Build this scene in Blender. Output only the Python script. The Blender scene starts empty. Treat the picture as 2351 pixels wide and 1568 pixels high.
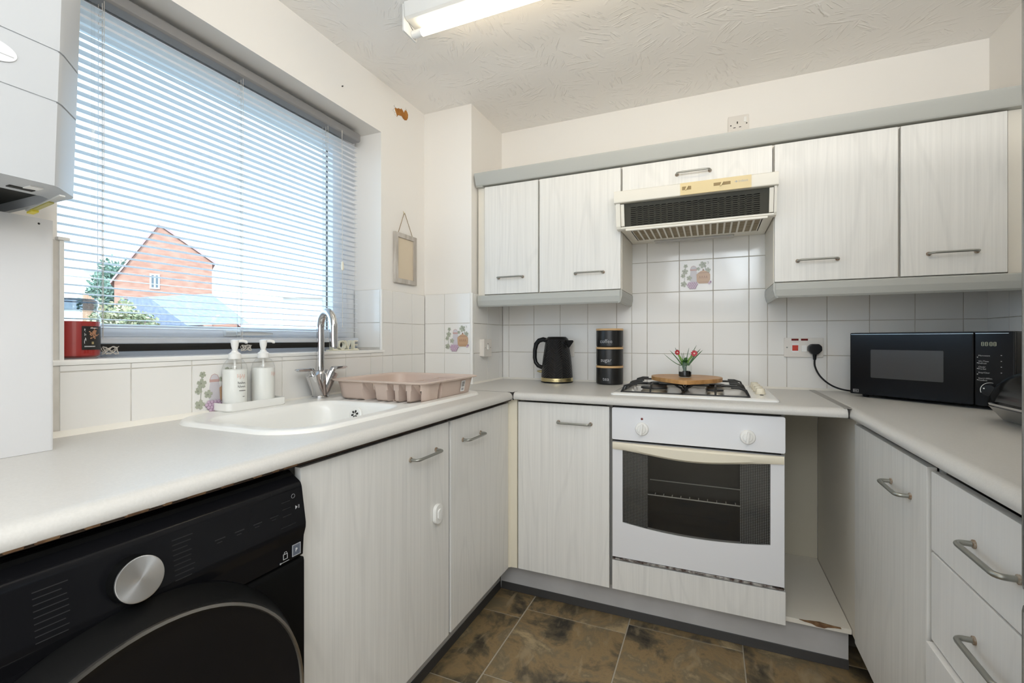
import bpy, bmesh, math, random
from mathutils import Vector, Matrix

S = bpy.context.scene
COL = S.collection
H = 1.11                                   # eye height; many heights below are given relative to it

# ------------------------------------------------------------------ camera, world, sun, lamps, exposure
cd = bpy.data.cameras.new('camera')
cam = bpy.data.objects.new('camera', cd)
COL.objects.link(cam)
cam.location = (1.3658, -2.369, H)
cam.rotation_euler = (math.pi / 2, 0, math.radians(23.4076))
cd.sensor_fit = 'HORIZONTAL'
cd.sensor_width = 36
cd.lens = 36 * 1055.617 / 2351
cd.shift_y = -(784 - 778.98) / 2351
cd.clip_start = 0.02
cd.clip_end = 300
S.camera = cam

w = bpy.data.worlds.new('sky')
S.world = w
w.use_nodes = True
wn = w.node_tree.nodes
bg = wn['Background']
bg.inputs[0].default_value = (0.52, 0.75, 1.0, 1)
bg.inputs[1].default_value = 4.2

sd = bpy.data.lights.new('sun', 'SUN')
sd.energy = 3.6
sd.angle = math.radians(2)
sd.color = (1.0, 0.95, 0.86)
sun = bpy.data.objects.new('sun', sd)
COL.objects.link(sun)
sun.rotation_euler = Vector((-0.55, 0.75, -0.75)).to_track_quat('-Z', 'Y').to_euler()

def area(name, loc, target, sx, sy, power, color):
    d = bpy.data.lights.new(name, 'AREA')
    d.shape = 'RECTANGLE'
    d.size = sx
    d.size_y = sy
    d.energy = power
    d.color = color
    o = bpy.data.objects.new(name, d)
    COL.objects.link(o)
    o.location = loc
    o.rotation_euler = (Vector(target) - Vector(loc)).to_track_quat('-Z', 'Y').to_euler()
    return o
# unseen fill lamps added around the camera; flash_bounce stands for its bounced flash
area('rear_fill', (1.2, -3.6, 0.85), (1.2, 0, 0.7), 2.1, 1.5, 14, (0.84, 0.92, 1.0))  # added panel in place of the unseen room's light
area('flash_bounce', (2.0, -2.3, 1.70), (1.6, -1.2, 2.27), 0.36, 0.36, 38, (1.0, 0.945, 0.87))
area('right_fill', (1.35, -3.3, 1.9), (2.2, -0.9, 0.6), 0.9, 0.7, 12, (0.88, 0.94, 1.0))  # added fill that lifts the right run, no real lamp there
area('left_fill', (1.9, -2.6, 1.9), (0.8, -1.0, 0.3), 0.9, 0.6, 12, (0.82, 0.92, 1.0))  # added fill for the left doors, not light off the ceiling

S.view_settings.view_transform = 'Standard'
S.view_settings.look = 'None'
S.view_settings.exposure = 0.17
S.view_settings.gamma = 1.0
S.view_settings.use_curve_mapping = False
S.cycles.max_bounces = 10
S.cycles.diffuse_bounces = 6
S.cycles.transparent_max_bounces = 24
S.cycles.caustics_reflective = False
S.cycles.caustics_refractive = False
S.cycles.sample_clamp_indirect = 6

# ------------------------------------------------------------------ materials
def new_mat(name):
    m = bpy.data.materials.new(name)
    m.use_nodes = True
    nt = m.node_tree
    return m, nt, nt.nodes['Principled BSDF']

def mat(name, col, rough=0.5, metal=0.0, spec=0.5, coat=0.0, emit=None, estr=0.0, bump=None):
    m, nt, b = new_mat(name)
    b.inputs['Base Color'].default_value = (*col, 1)
    b.inputs['Roughness'].default_value = rough
    b.inputs['Metallic'].default_value = metal
    b.inputs['Specular IOR Level'].default_value = spec
    b.inputs['Coat Weight'].default_value = coat
    if emit:
        b.inputs['Emission Color'].default_value = (*emit, 1)
        b.inputs['Emission Strength'].default_value = estr
    if bump:
        sc, st, dist = bump
        tc = nt.nodes.new('ShaderNodeTexCoord')
        n = nt.nodes.new('ShaderNodeTexNoise')
        n.inputs['Scale'].default_value = sc
        n.inputs['Detail'].default_value = 4
        bp = nt.nodes.new('ShaderNodeBump')
        bp.inputs['Strength'].default_value = st
        bp.inputs['Distance'].default_value = dist
        nt.links.new(tc.outputs['Object'], n.inputs['Vector'])
        nt.links.new(n.outputs['Fac'], bp.inputs['Height'])
        nt.links.new(bp.outputs['Normal'], b.inputs['Normal'])
    return m

def N(nt, typ, **kw):
    n = nt.nodes.new(typ)
    for k, v in kw.items():
        setattr(n, k, v)
    return n

def ramp(nt, stops):
    r = nt.nodes.new('ShaderNodeValToRGB')
    els = r.color_ramp.elements
    els[0].position, els[0].color = stops[0][0], (*stops[0][1], 1)
    els[1].position, els[1].color = stops[-1][0], (*stops[-1][1], 1)
    for p, c in stops[1:-1]:
        e = els.new(p)
        e.color = (*c, 1)
    return r

def coords(nt, scale, rnd=True):
    tc = N(nt, 'ShaderNodeTexCoord')
    mp = N(nt, 'ShaderNodeMapping')
    mp.inputs['Scale'].default_value = scale
    if rnd:
        oi = N(nt, 'ShaderNodeObjectInfo')
        ma = N(nt, 'ShaderNodeVectorMath', operation='SCALE')
        ma.inputs[0].default_value = (17.3, 9.1, 5.7)
        nt.links.new(oi.outputs['Random'], ma.inputs['Scale'])
        ad = N(nt, 'ShaderNodeVectorMath', operation='ADD')
        nt.links.new(tc.outputs['Object'], ad.inputs[0])
        nt.links.new(ma.outputs[0], ad.inputs[1])
        nt.links.new(ad.outputs[0], mp.inputs['Vector'])
    else:
        nt.links.new(tc.outputs['Object'], mp.inputs['Vector'])
    return mp

def laminate(name, c0, c1, axis='z'):
    m, nt, b = new_mat(name)
    sc = {'z': (120, 120, 2.2), 'x': (2.2, 120, 120)}[axis]
    mp = coords(nt, sc)
    n1 = N(nt, 'ShaderNodeTexNoise')
    n1.inputs['Scale'].default_value = 1.0
    n1.inputs['Detail'].default_value = 5
    n1.inputs['Roughness'].default_value = 0.65
    nt.links.new(mp.outputs[0], n1.inputs['Vector'])
    sc2 = {'z': (5.5, 5.5, 0.8), 'x': (0.8, 5.5, 5.5)}[axis]
    mp2 = coords(nt, sc2)
    wv = N(nt, 'ShaderNodeTexNoise')
    wv.inputs['Scale'].default_value = 1.0
    wv.inputs['Detail'].default_value = 1
    nt.links.new(mp2.outputs[0], wv.inputs['Vector'])
    mul = N(nt, 'ShaderNodeMath', operation='MULTIPLY')
    mul.inputs[1].default_value = 17
    nt.links.new(wv.outputs['Fac'], mul.inputs[0])
    sn = N(nt, 'ShaderNodeMath', operation='SINE')
    m2 = N(nt, 'ShaderNodeMath', operation='MULTIPLY')
    m2.inputs[1].default_value = 3.0
    nt.links.new(mul.outputs[0], m2.inputs[0])
    nt.links.new(m2.outputs[0], sn.inputs[0])
    pw = N(nt, 'ShaderNodeMapRange')
    pw.inputs['From Min'].default_value = 0.70
    pw.inputs['From Max'].default_value = 1.0
    pw.inputs['To Min'].default_value = 0
    pw.inputs['To Max'].default_value = 0.30
    nt.links.new(sn.outputs[0], pw.inputs['Value'])
    mr = N(nt, 'ShaderNodeMapRange')
    mr.inputs['From Min'].default_value = 0.35
    mr.inputs['From Max'].default_value = 0.75
    mr.inputs['To Min'].default_value = 0.0
    mr.inputs['To Max'].default_value = 0.8
    nt.links.new(n1.outputs['Fac'], mr.inputs['Value'])
    ad = N(nt, 'ShaderNodeMath', operation='ADD')
    ad.use_clamp = True
    nt.links.new(pw.outputs[0], ad.inputs[0])
    nt.links.new(mr.outputs[0], ad.inputs[1])
    r = ramp(nt, [(0, c0), (1, c1)])
    nt.links.new(ad.outputs[0], r.inputs[0])
    nt.links.new(r.outputs[0], b.inputs['Base Color'])
    b.inputs['Roughness'].default_value = 0.42
    bp = N(nt, 'ShaderNodeBump')
    bp.inputs['Strength'].default_value = 0.06
    bp.inputs['Distance'].default_value = 0.001
    nt.links.new(n1.outputs['Fac'], bp.inputs['Height'])
    nt.links.new(bp.outputs[0], b.inputs['Normal'])
    return m

def thin_glass(name, tint=(1, 1, 1), refl=1.0, rough=0.02):
    m = bpy.data.materials.new(name)
    m.use_nodes = True
    nt = m.node_tree
    nt.nodes.remove(nt.nodes['Principled BSDF'])
    out = nt.nodes['Material Output']
    tr = N(nt, 'ShaderNodeBsdfTransparent')
    tr.inputs[0].default_value = (*tint, 1)
    gl = N(nt, 'ShaderNodeBsdfGlossy')
    gl.inputs['Roughness'].default_value = rough
    ge = N(nt, 'ShaderNodeNewGeometry')                # Schlick reflectance, the same on both faces of the sheet
    dt = N(nt, 'ShaderNodeVectorMath', operation='DOT_PRODUCT')
    nt.links.new(ge.outputs['Normal'], dt.inputs[0])
    nt.links.new(ge.outputs['Incoming'], dt.inputs[1])
    ab = N(nt, 'ShaderNodeMath', operation='ABSOLUTE')
    nt.links.new(dt.outputs['Value'], ab.inputs[0])
    inv_ = N(nt, 'ShaderNodeMath', operation='SUBTRACT')
    inv_.inputs[0].default_value = 1.0
    nt.links.new(ab.outputs[0], inv_.inputs[1])
    p5 = N(nt, 'ShaderNodeMath', operation='POWER')
    p5.inputs[1].default_value = 5.0
    nt.links.new(inv_.outputs[0], p5.inputs[0])
    mu = N(nt, 'ShaderNodeMath', operation='MULTIPLY_ADD')
    mu.inputs[1].default_value = 0.9 * refl
    mu.inputs[2].default_value = 0.04 * refl
    mu.use_clamp = True
    nt.links.new(p5.outputs[0], mu.inputs[0])
    mx = N(nt, 'ShaderNodeMixShader')
    nt.links.new(mu.outputs[0], mx.inputs[0])
    nt.links.new(tr.outputs[0], mx.inputs[1])
    nt.links.new(gl.outputs[0], mx.inputs[2])
    nt.links.new(mx.outputs[0], out.inputs[0])
    return m

def artex():
    m, nt, b = new_mat('artex_ceiling')
    tc = N(nt, 'ShaderNodeTexCoord')
    vo = N(nt, 'ShaderNodeTexVoronoi')
    vo.inputs['Scale'].default_value = 9.0
    nt.links.new(tc.outputs['Object'], vo.inputs['Vector'])
    sp = N(nt, 'ShaderNodeSeparateColor')
    nt.links.new(vo.outputs['Color'], sp.inputs[0])
    ang = N(nt, 'ShaderNodeMath', operation='MULTIPLY')
    ang.inputs[1].default_value = 6.283
    nt.links.new(sp.outputs[0], ang.inputs[0])
    rot = N(nt, 'ShaderNodeVectorRotate', rotation_type='Z_AXIS')
    nt.links.new(tc.outputs['Object'], rot.inputs['Vector'])
    nt.links.new(ang.outputs[0], rot.inputs['Angle'])
    mp = N(nt, 'ShaderNodeMapping')
    mp.inputs['Scale'].default_value = (1.0, 0.18, 1)
    nt.links.new(rot.outputs[0], mp.inputs['Vector'])
    n = N(nt, 'ShaderNodeTexNoise')
    n.inputs['Scale'].default_value = 75
    n.inputs['Detail'].default_value = 1.0
    n.inputs['Distortion'].default_value = 0.6
    nt.links.new(mp.outputs[0], n.inputs['Vector'])
    mr = N(nt, 'ShaderNodeMapRange')
    mr.inputs['From Min'].default_value = 0.55
    mr.inputs['From Max'].default_value = 0.72
    nt.links.new(n.outputs['Fac'], mr.inputs['Value'])
    dm = N(nt, 'ShaderNodeMapRange')
    dm.inputs['From Min'].default_value = 0.75
    dm.inputs['From Max'].default_value = 0.3
    nt.links.new(vo.outputs['Distance'], dm.inputs['Value'])
    ml = N(nt, 'ShaderNodeMath', operation='MULTIPLY')
    nt.links.new(mr.outputs[0], ml.inputs[0])
    nt.links.new(dm.outputs[0], ml.inputs[1])
    bp = N(nt, 'ShaderNodeBump')
    bp.inputs['Strength'].default_value = 0.55
    bp.inputs['Distance'].default_value = 0.006
    nt.links.new(ml.outputs[0], bp.inputs['Height'])
    nt.links.new(bp.outputs[0], b.inputs['Normal'])
    b.inputs['Base Color'].default_value = (0.90, 0.88, 0.85, 1)
    b.inputs['Roughness'].default_value = 0.6
    return m

def slate():
    m, nt, b = new_mat('slate_vinyl')
    mp = coords(nt, (1, 1, 1))
    n1 = N(nt, 'ShaderNodeTexNoise')
    n1.inputs['Scale'].default_value = 4.5
    n1.inputs['Detail'].default_value = 9
    n1.inputs['Roughness'].default_value = 0.66
    n1.inputs['Distortion'].default_value = 0.35
    nt.links.new(mp.outputs[0], n1.inputs['Vector'])
    r = ramp(nt, [(0.34, (0.030, 0.026, 0.020)), (0.42, (0.110, 0.085, 0.050)), (0.50, (0.270, 0.185, 0.088)),
                  (0.56, (0.180, 0.140, 0.082)), (0.64, (0.40, 0.30, 0.165))])
    nt.links.new(n1.outputs['Fac'], r.inputs[0])
    mp2 = coords(nt, (1, 1, 1))
    mp2.inputs['Rotation'].default_value = (0, 0, 0.5)
    mp2.inputs['Scale'].default_value = (20, 7, 1)
    n2 = N(nt, 'ShaderNodeTexNoise')
    n2.inputs['Scale'].default_value = 1
    n2.inputs['Detail'].default_value = 7
    n2.inputs['Distortion'].default_value = 0.5
    nt.links.new(mp2.outputs[0], n2.inputs['Vector'])
    vein = N(nt, 'ShaderNodeMapRange')
    vein.inputs['From Min'].default_value = 0.57
    vein.inputs['From Max'].default_value = 0.68
    vein.inputs['To Max'].default_value = 0.6
    nt.links.new(n2.outputs['Fac'], vein.inputs['Value'])
    mx = N(nt, 'ShaderNodeMix', data_type='RGBA')
    mx.inputs['B'].default_value = (0.36, 0.28, 0.17, 1)
    nt.links.new(vein.outputs[0], mx.inputs['Factor'])
    nt.links.new(r.outputs[0], mx.inputs['A'])
    nt.links.new(mx.outputs['Result'], b.inputs['Base Color'])
    bp = N(nt, 'ShaderNodeBump')
    bp.inputs['Strength'].default_value = 0.35
    bp.inputs['Distance'].default_value = 0.004
    nt.links.new(n2.outputs['Fac'], bp.inputs['Height'])
    nt.links.new(bp.outputs[0], b.inputs['Normal'])
    b.inputs['Roughness'].default_value = 0.5
    return m

def mottled(name, c0, c1, scale, rough=0.7, detail=5, lo=0.35, hi=0.65, bump=0):
    m, nt, b = new_mat(name)
    mp = coords(nt, (scale,) * 3 if not isinstance(scale, tuple) else scale)
    n = N(nt, 'ShaderNodeTexNoise')
    n.inputs['Scale'].default_value = 1
    n.inputs['Detail'].default_value = detail
    nt.links.new(mp.outputs[0], n.inputs['Vector'])
    r = ramp(nt, [(lo, c0), (hi, c1)])
    nt.links.new(n.outputs['Fac'], r.inputs[0])
    nt.links.new(r.outputs[0], b.inputs['Base Color'])
    b.inputs['Roughness'].default_value = rough
    if bump:
        bp = N(nt, 'ShaderNodeBump')
        bp.inputs['Strength'].default_value = bump
        bp.inputs['Distance'].default_value = 0.002
        nt.links.new(n.outputs['Fac'], bp.inputs['Height'])
        nt.links.new(bp.outputs[0], b.inputs['Normal'])
    return m

def mesh_print():
    m, nt, b = new_mat('dot_screen')
    tc = N(nt, 'ShaderNodeTexCoord')
    sx = N(nt, 'ShaderNodeSeparateXYZ')
    nt.links.new(tc.outputs['Object'], sx.inputs[0])
    outs = []
    for ax in ('X', 'Z'):
        mu = N(nt, 'ShaderNodeMath', operation='MULTIPLY')
        mu.inputs[1].default_value = 2 * math.pi / 0.0055
        nt.links.new(sx.outputs[ax], mu.inputs[0])
        sn = N(nt, 'ShaderNodeMath', operation='SINE')
        nt.links.new(mu.outputs[0], sn.inputs[0])
        outs.append(sn)
    ad = N(nt, 'ShaderNodeMath', operation='ADD')
    nt.links.new(outs[0].outputs[0], ad.inputs[0])
    nt.links.new(outs[1].outputs[0], ad.inputs[1])
    r = ramp(nt, [(0.25, (0.02, 0.02, 0.02)), (0.75, (0.55, 0.55, 0.56))])
    nt.links.new(ad.outputs[0], r.inputs[0])
    nt.links.new(r.outputs[0], b.inputs['Base Color'])
    b.inputs['Roughness'].default_value = 0.25
    return m

def chevron_black():
    m, nt, b = new_mat('kettle_black')
    tc = N(nt, 'ShaderNodeTexCoord')
    sx = N(nt, 'ShaderNodeSeparateXYZ')
    nt.links.new(tc.outputs['Object'], sx.inputs[0])
    at = N(nt, 'ShaderNodeMath', operation='ARCTAN2')
    nt.links.new(sx.outputs['Y'], at.inputs[0])
    nt.links.new(sx.outputs['X'], at.inputs[1])
    pp = N(nt, 'ShaderNodeMath', operation='PINGPONG')
    pp.inputs[1].default_value = 0.45
    nt.links.new(at.outputs[0], pp.inputs[0])
    k = N(nt, 'ShaderNodeMath', operation='MULTIPLY')
    k.inputs[1].default_value = 0.06
    nt.links.new(pp.outputs[0], k.inputs[0])
    ad = N(nt, 'ShaderNodeMath', operation='ADD')
    nt.links.new(k.outputs[0], ad.inputs[0])
    nt.links.new(sx.outputs['Z'], ad.inputs[1])
    mu = N(nt, 'ShaderNodeMath', operation='MULTIPLY')
    mu.inputs[1].default_value = 2 * math.pi / 0.0125
    nt.links.new(ad.outputs[0], mu.inputs[0])
    sn = N(nt, 'ShaderNodeMath', operation='SINE')
    nt.links.new(mu.outputs[0], sn.inputs[0])
    bp = N(nt, 'ShaderNodeBump')
    bp.inputs['Strength'].default_value = 0.8
    bp.inputs['Distance'].default_value = 0.003
    nt.links.new(sn.outputs[0], bp.inputs['Height'])
    nt.links.new(bp.outputs[0], b.inputs['Normal'])
    b.inputs['Base Color'].default_value = (0.006, 0.006, 0.007, 1)
    b.inputs['Roughness'].default_value = 0.22
    return m

def brushed_disc():
    m, nt, b = new_mat('spun_metal')
    b.inputs['Base Color'].default_value = (0.74, 0.73, 0.72, 1)
    b.inputs['Metallic'].default_value = 1
    b.inputs['Roughness'].default_value = 0.33
    b.inputs['Anisotropic'].default_value = 0.85
    tg = N(nt, 'ShaderNodeTangent', direction_type='RADIAL', axis='X')
    nt.links.new(tg.outputs[0], b.inputs['Tangent'])
    return m

M = {}
M['paint'] = mat('wall_paint', (0.83, 0.80, 0.755), 0.75, bump=(60, 0.05, 0.002))
M['reveal'] = mat('reveal_paint', (0.84, 0.83, 0.81), 0.6, bump=(60, 0.05, 0.002))
M['ceiling'] = artex()
M['tile'] = mat('white_tile', (0.80, 0.785, 0.755), 0.10, spec=0.4, bump=(5, 0.012, 0.002))
M['grout'] = mottled('grout', (0.42, 0.38, 0.32), (0.60, 0.56, 0.50), 14, 0.9)
M['grout_pale'] = mottled('grout_pale', (0.55, 0.52, 0.47), (0.66, 0.63, 0.58), 14, 0.9)
M['lam'] = laminate('woodgrain_laminate', (0.775, 0.76, 0.725), (0.66, 0.65, 0.62))
M['lamh'] = laminate('woodgrain_laminate_plain', (0.78, 0.765, 0.74), (0.71, 0.70, 0.68))
M['carcshade'] = mat('carcass_gap_shade', (0.30, 0.29, 0.265), 0.6)  # darkened carcass colour, puts shade into the door gaps
M['carc'] = mat('carcass_white', (0.74, 0.70, 0.62), 0.5)
M['carcdark'] = mat('carcass_darker', (0.52, 0.48, 0.38), 0.6)  # darker carcass tone for the open unit's back and rail
M['cream'] = mat('cream_plastic', (0.78, 0.72, 0.58), 0.4)
M['worktop'] = mottled('worktop_laminate', (0.575, 0.56, 0.53), (0.605, 0.59, 0.56), 260, 0.36, 2)
M['pelmet'] = mat('grey_pelmet', (0.44, 0.445, 0.415), 0.45)
M['plinth'] = mottled('grey_plinth', (0.46, 0.45, 0.44), (0.54, 0.53, 0.52), 6, 0.45)
M['dark'] = mat('dark_gap', (0.02, 0.018, 0.015), 0.8)
M['strip'] = mat('black_vinyl_strip', (0.045, 0.042, 0.04), 0.45)
M['chip'] = mottled('raw_chipboard', (0.13, 0.065, 0.03), (0.26, 0.15, 0.07), 60, 0.9)
M['corebrown'] = mat('edge_core_brown', (0.045, 0.028, 0.018), 0.9)
M['steel'] = mat('grey_handle', (0.33, 0.33, 0.30), 0.36, metal=0.85)
M['rust'] = mottled('tarnished_rose', (0.22, 0.13, 0.07), (0.40, 0.36, 0.30), 200, 0.5)
M['chrome'] = mat('chrome', (0.64, 0.64, 0.65), 0.07, metal=1)
M['alu'] = mat('aluminium', (0.60, 0.60, 0.60), 0.3, metal=1)
M['whiteplas'] = mat('white_plastic', (0.80, 0.79, 0.76), 0.3)
M['socketplas'] = mat('aged_white_plastic', (0.74, 0.70, 0.645), 0.3)
M['enamel'] = mat('white_enamel', (0.73, 0.73, 0.745), 0.16)
M['hobwhite'] = mat('hob_enamel', (0.85, 0.845, 0.82), 0.12)
M['black'] = mat('black_plastic', (0.007, 0.007, 0.008), 0.32, spec=0.3)
M['blackgloss'] = mat('black_gloss', (0.006, 0.006, 0.006), 0.12, spec=0.3)
M['wmgloss'] = mat('appliance_black_gloss', (0.006, 0.006, 0.007), 0.18, spec=0.2)
M['wmblack'] = mat('appliance_black', (0.005, 0.005, 0.005), 0.4, spec=0.09)
M['blackmatt'] = mat('black_matt', (0.012, 0.012, 0.012), 0.5)
M['iron'] = mat('cast_iron', (0.012, 0.012, 0.012), 0.42)
M['burner'] = mat('burner_metal', (0.46, 0.43, 0.37), 0.35, metal=0.9)
M['wood'] = mottled('oak_board', (0.40, 0.20, 0.065), (0.56, 0.31, 0.12), (4, 40, 40), 0.45)
M['bamboo'] = mottled('bamboo_lid', (0.55, 0.33, 0.15), (0.66, 0.43, 0.21), (10, 10, 90), 0.5)
M['gold'] = mat('brass_trim', (0.62, 0.52, 0.28), 0.3, metal=1)
M['sink'] = mat('white_composite', (0.80, 0.795, 0.765), 0.28)
M['rack'] = mat('pink_beige_plastic', (0.60, 0.48, 0.41), 0.42)
M['blind'] = mat('blind_slat', (0.76, 0.78, 0.81), 0.35)
M['blindrail'] = mat('blind_rail', (0.27, 0.265, 0.265), 0.35, metal=0.3)
M['cord'] = mat('blind_cord', (0.62, 0.58, 0.52), 0.8)
M['upvc'] = mat('upvc', (0.80, 0.82, 0.85), 0.28)
M['gasket'] = mat('dark_sill_frame', (0.035, 0.028, 0.02), 0.5)
M['pane'] = thin_glass('window_glass', (0.96, 0.98, 0.98))
M['glass'] = thin_glass('jar_glass', (0.95, 0.97, 0.96), 1.2)
M['clearplas'] = thin_glass('clear_plastic', (0.975, 0.98, 0.98), 0.9, 0.08)
M['ovenglass'] = thin_glass('oven_glass', (0.74, 0.74, 0.73), 0.8, 0.03)
M['mwglass'] = mat('microwave_window', (0.05, 0.05, 0.052), 0.18)
M['redwax'] = mat('red_wax', (0.36, 0.018, 0.014), 0.35)
M['white'] = mat('white_print', (0.85, 0.85, 0.84), 0.6)
M['greyprint'] = mat('grey_print', (0.42, 0.42, 0.43), 0.6)
M['dimprint'] = mat('dim_print', (0.012, 0.012, 0.013), 0.6)
M['label'] = mat('black_label', (0.015, 0.012, 0.010), 0.4)
M['brownprint'] = mat('brown_print', (0.40, 0.20, 0.11), 0.6)
M['soap'] = mat('soap_white', (0.87, 0.865, 0.82), 0.35)
M['darkprint'] = mat('dark_print', (0.06, 0.05, 0.05), 0.6)
M['pink'] = mat('pink_print', (0.75, 0.55, 0.48), 0.6)
M['frame'] = mottled('limewashed_wood', (0.42, 0.38, 0.33), (0.58, 0.54, 0.49), (40, 40, 8), 0.7)
M['parch'] = mat('cream_card', (0.66, 0.56, 0.42), 0.7)
M['hole'] = mottled('bare_plaster', (0.34, 0.13, 0.02), (0.46, 0.20, 0.04), 40, 0.9)
M['sign'] = mat('cream_sign', (0.72, 0.69, 0.56), 0.5)
M['signside'] = mat('sign_side', (0.28, 0.26, 0.20), 0.6)
M['tube'] = mat('lit_tube', (1, 1, 1), 0.3, emit=(1.0, 0.83, 0.58), estr=11)
M['batten'] = mat('batten_white', (0.72, 0.72, 0.70), 0.4)
M['slate'] = slate()
M['floorgrout'] = mat('floor_joint', (0.42, 0.37, 0.29), 0.7)
M['mesh_print'] = mesh_print()
M['kettle'] = chevron_black()
M['spun'] = brushed_disc()
M['redlamp'] = mat('red_lamp', (0.16, 0.012, 0.010), 0.25)
M['redswitch'] = mat('red_switch', (0.55, 0.05, 0.03), 0.35)
M['yellow'] = mat('yellow_cream', (0.72, 0.58, 0.31), 0.4)
M['hood'] = mat('hood_white', (0.77, 0.735, 0.65), 0.35)
M['filter'] = mottled('grease_filter', (0.26, 0.21, 0.13), (0.36, 0.30, 0.21), (6, 60, 6), 0.8)
M['grille'] = mat('grille_dark', (0.052, 0.050, 0.038), 0.6, spec=0.25)
M['leafy'] = mat('green_leaf', (0.03, 0.105, 0.022), 0.45)
M['stem'] = mat('pale_stem', (0.16, 0.30, 0.06), 0.45)
M['petal'] = mat('red_petal', (0.42, 0.018, 0.03), 0.5)
M['bead'] = mat('sealant', (0.80, 0.77, 0.70), 0.35)
M['yel'] = mat('yellow_tag', (0.72, 0.60, 0.06), 0.5)
M['boiler'] = mat('boiler_white', (0.49, 0.505, 0.52), 0.3)
M['boxing'] = mat('boxing_white', (0.62, 0.62, 0.625), 0.35)
M['fridge'] = mat('fridge_grey', (0.30, 0.295, 0.285), 0.22, metal=0.7)
M['silver'] = mat('silver_plastic', (0.36, 0.35, 0.33), 0.35, metal=0.6)
M['copper'] = mat('copper_pipe', (0.55, 0.27, 0.13), 0.3, metal=1)
M['brick'] = mottled('far_brick', (0.36, 0.17, 0.115), (0.45, 0.245, 0.175), (3, 3, 9), 0.9)
M['rooftile'] = mottled('far_roof', (0.40, 0.25, 0.23), (0.46, 0.31, 0.28), 3, 0.9)
M['slateroof'] = mottled('far_slate', (0.20, 0.225, 0.30), (0.27, 0.295, 0.37), 8, 0.8)
M['paleroof'] = mat('pale_roof', (0.78, 0.68, 0.64), 0.9)
M['render'] = mat('far_render', (0.78, 0.74, 0.68), 0.9)
M['fence'] = mottled('fence_wood', (0.42, 0.22, 0.13), (0.50, 0.30, 0.19), (4, 4, 1), 0.9)
M['treeleaf'] = mottled('tree_leaf', (0.14, 0.23, 0.17), (0.24, 0.33, 0.25), 3, 0.8)
M['bushleaf'] = mottled('bush_leaf', (0.28, 0.31, 0.16), (0.46, 0.40, 0.25), 4, 0.8)
M['trunk'] = mat('trunk', (0.12, 0.08, 0.05), 0.9)
M['ground'] = mottled('ground', (0.28, 0.27, 0.24), (0.36, 0.35, 0.31), 2, 0.9)
M['p_leaf'] = mat('print_leaf', (0.40, 0.42, 0.33), 0.3)
M['p_leafd'] = mat('print_leaf_dark', (0.20, 0.21, 0.16), 0.3)
M['p_jug'] = mat('print_jug', (0.60, 0.57, 0.60), 0.3)
M['p_rose'] = mat('print_rose', (0.55, 0.36, 0.33), 0.3)
M['p_pot'] = mat('print_pot', (0.52, 0.33, 0.20), 0.3)
M['p_potd'] = mat('print_pot_dark', (0.26, 0.14, 0.085), 0.3)
M['p_grape'] = mat('print_grape', (0.56, 0.42, 0.53), 0.3)
M['p_graped'] = mat('print_grape_dark', (0.29, 0.17, 0.26), 0.3)

# ------------------------------------------------------------------ mesh helpers
SHIFT = {}

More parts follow.
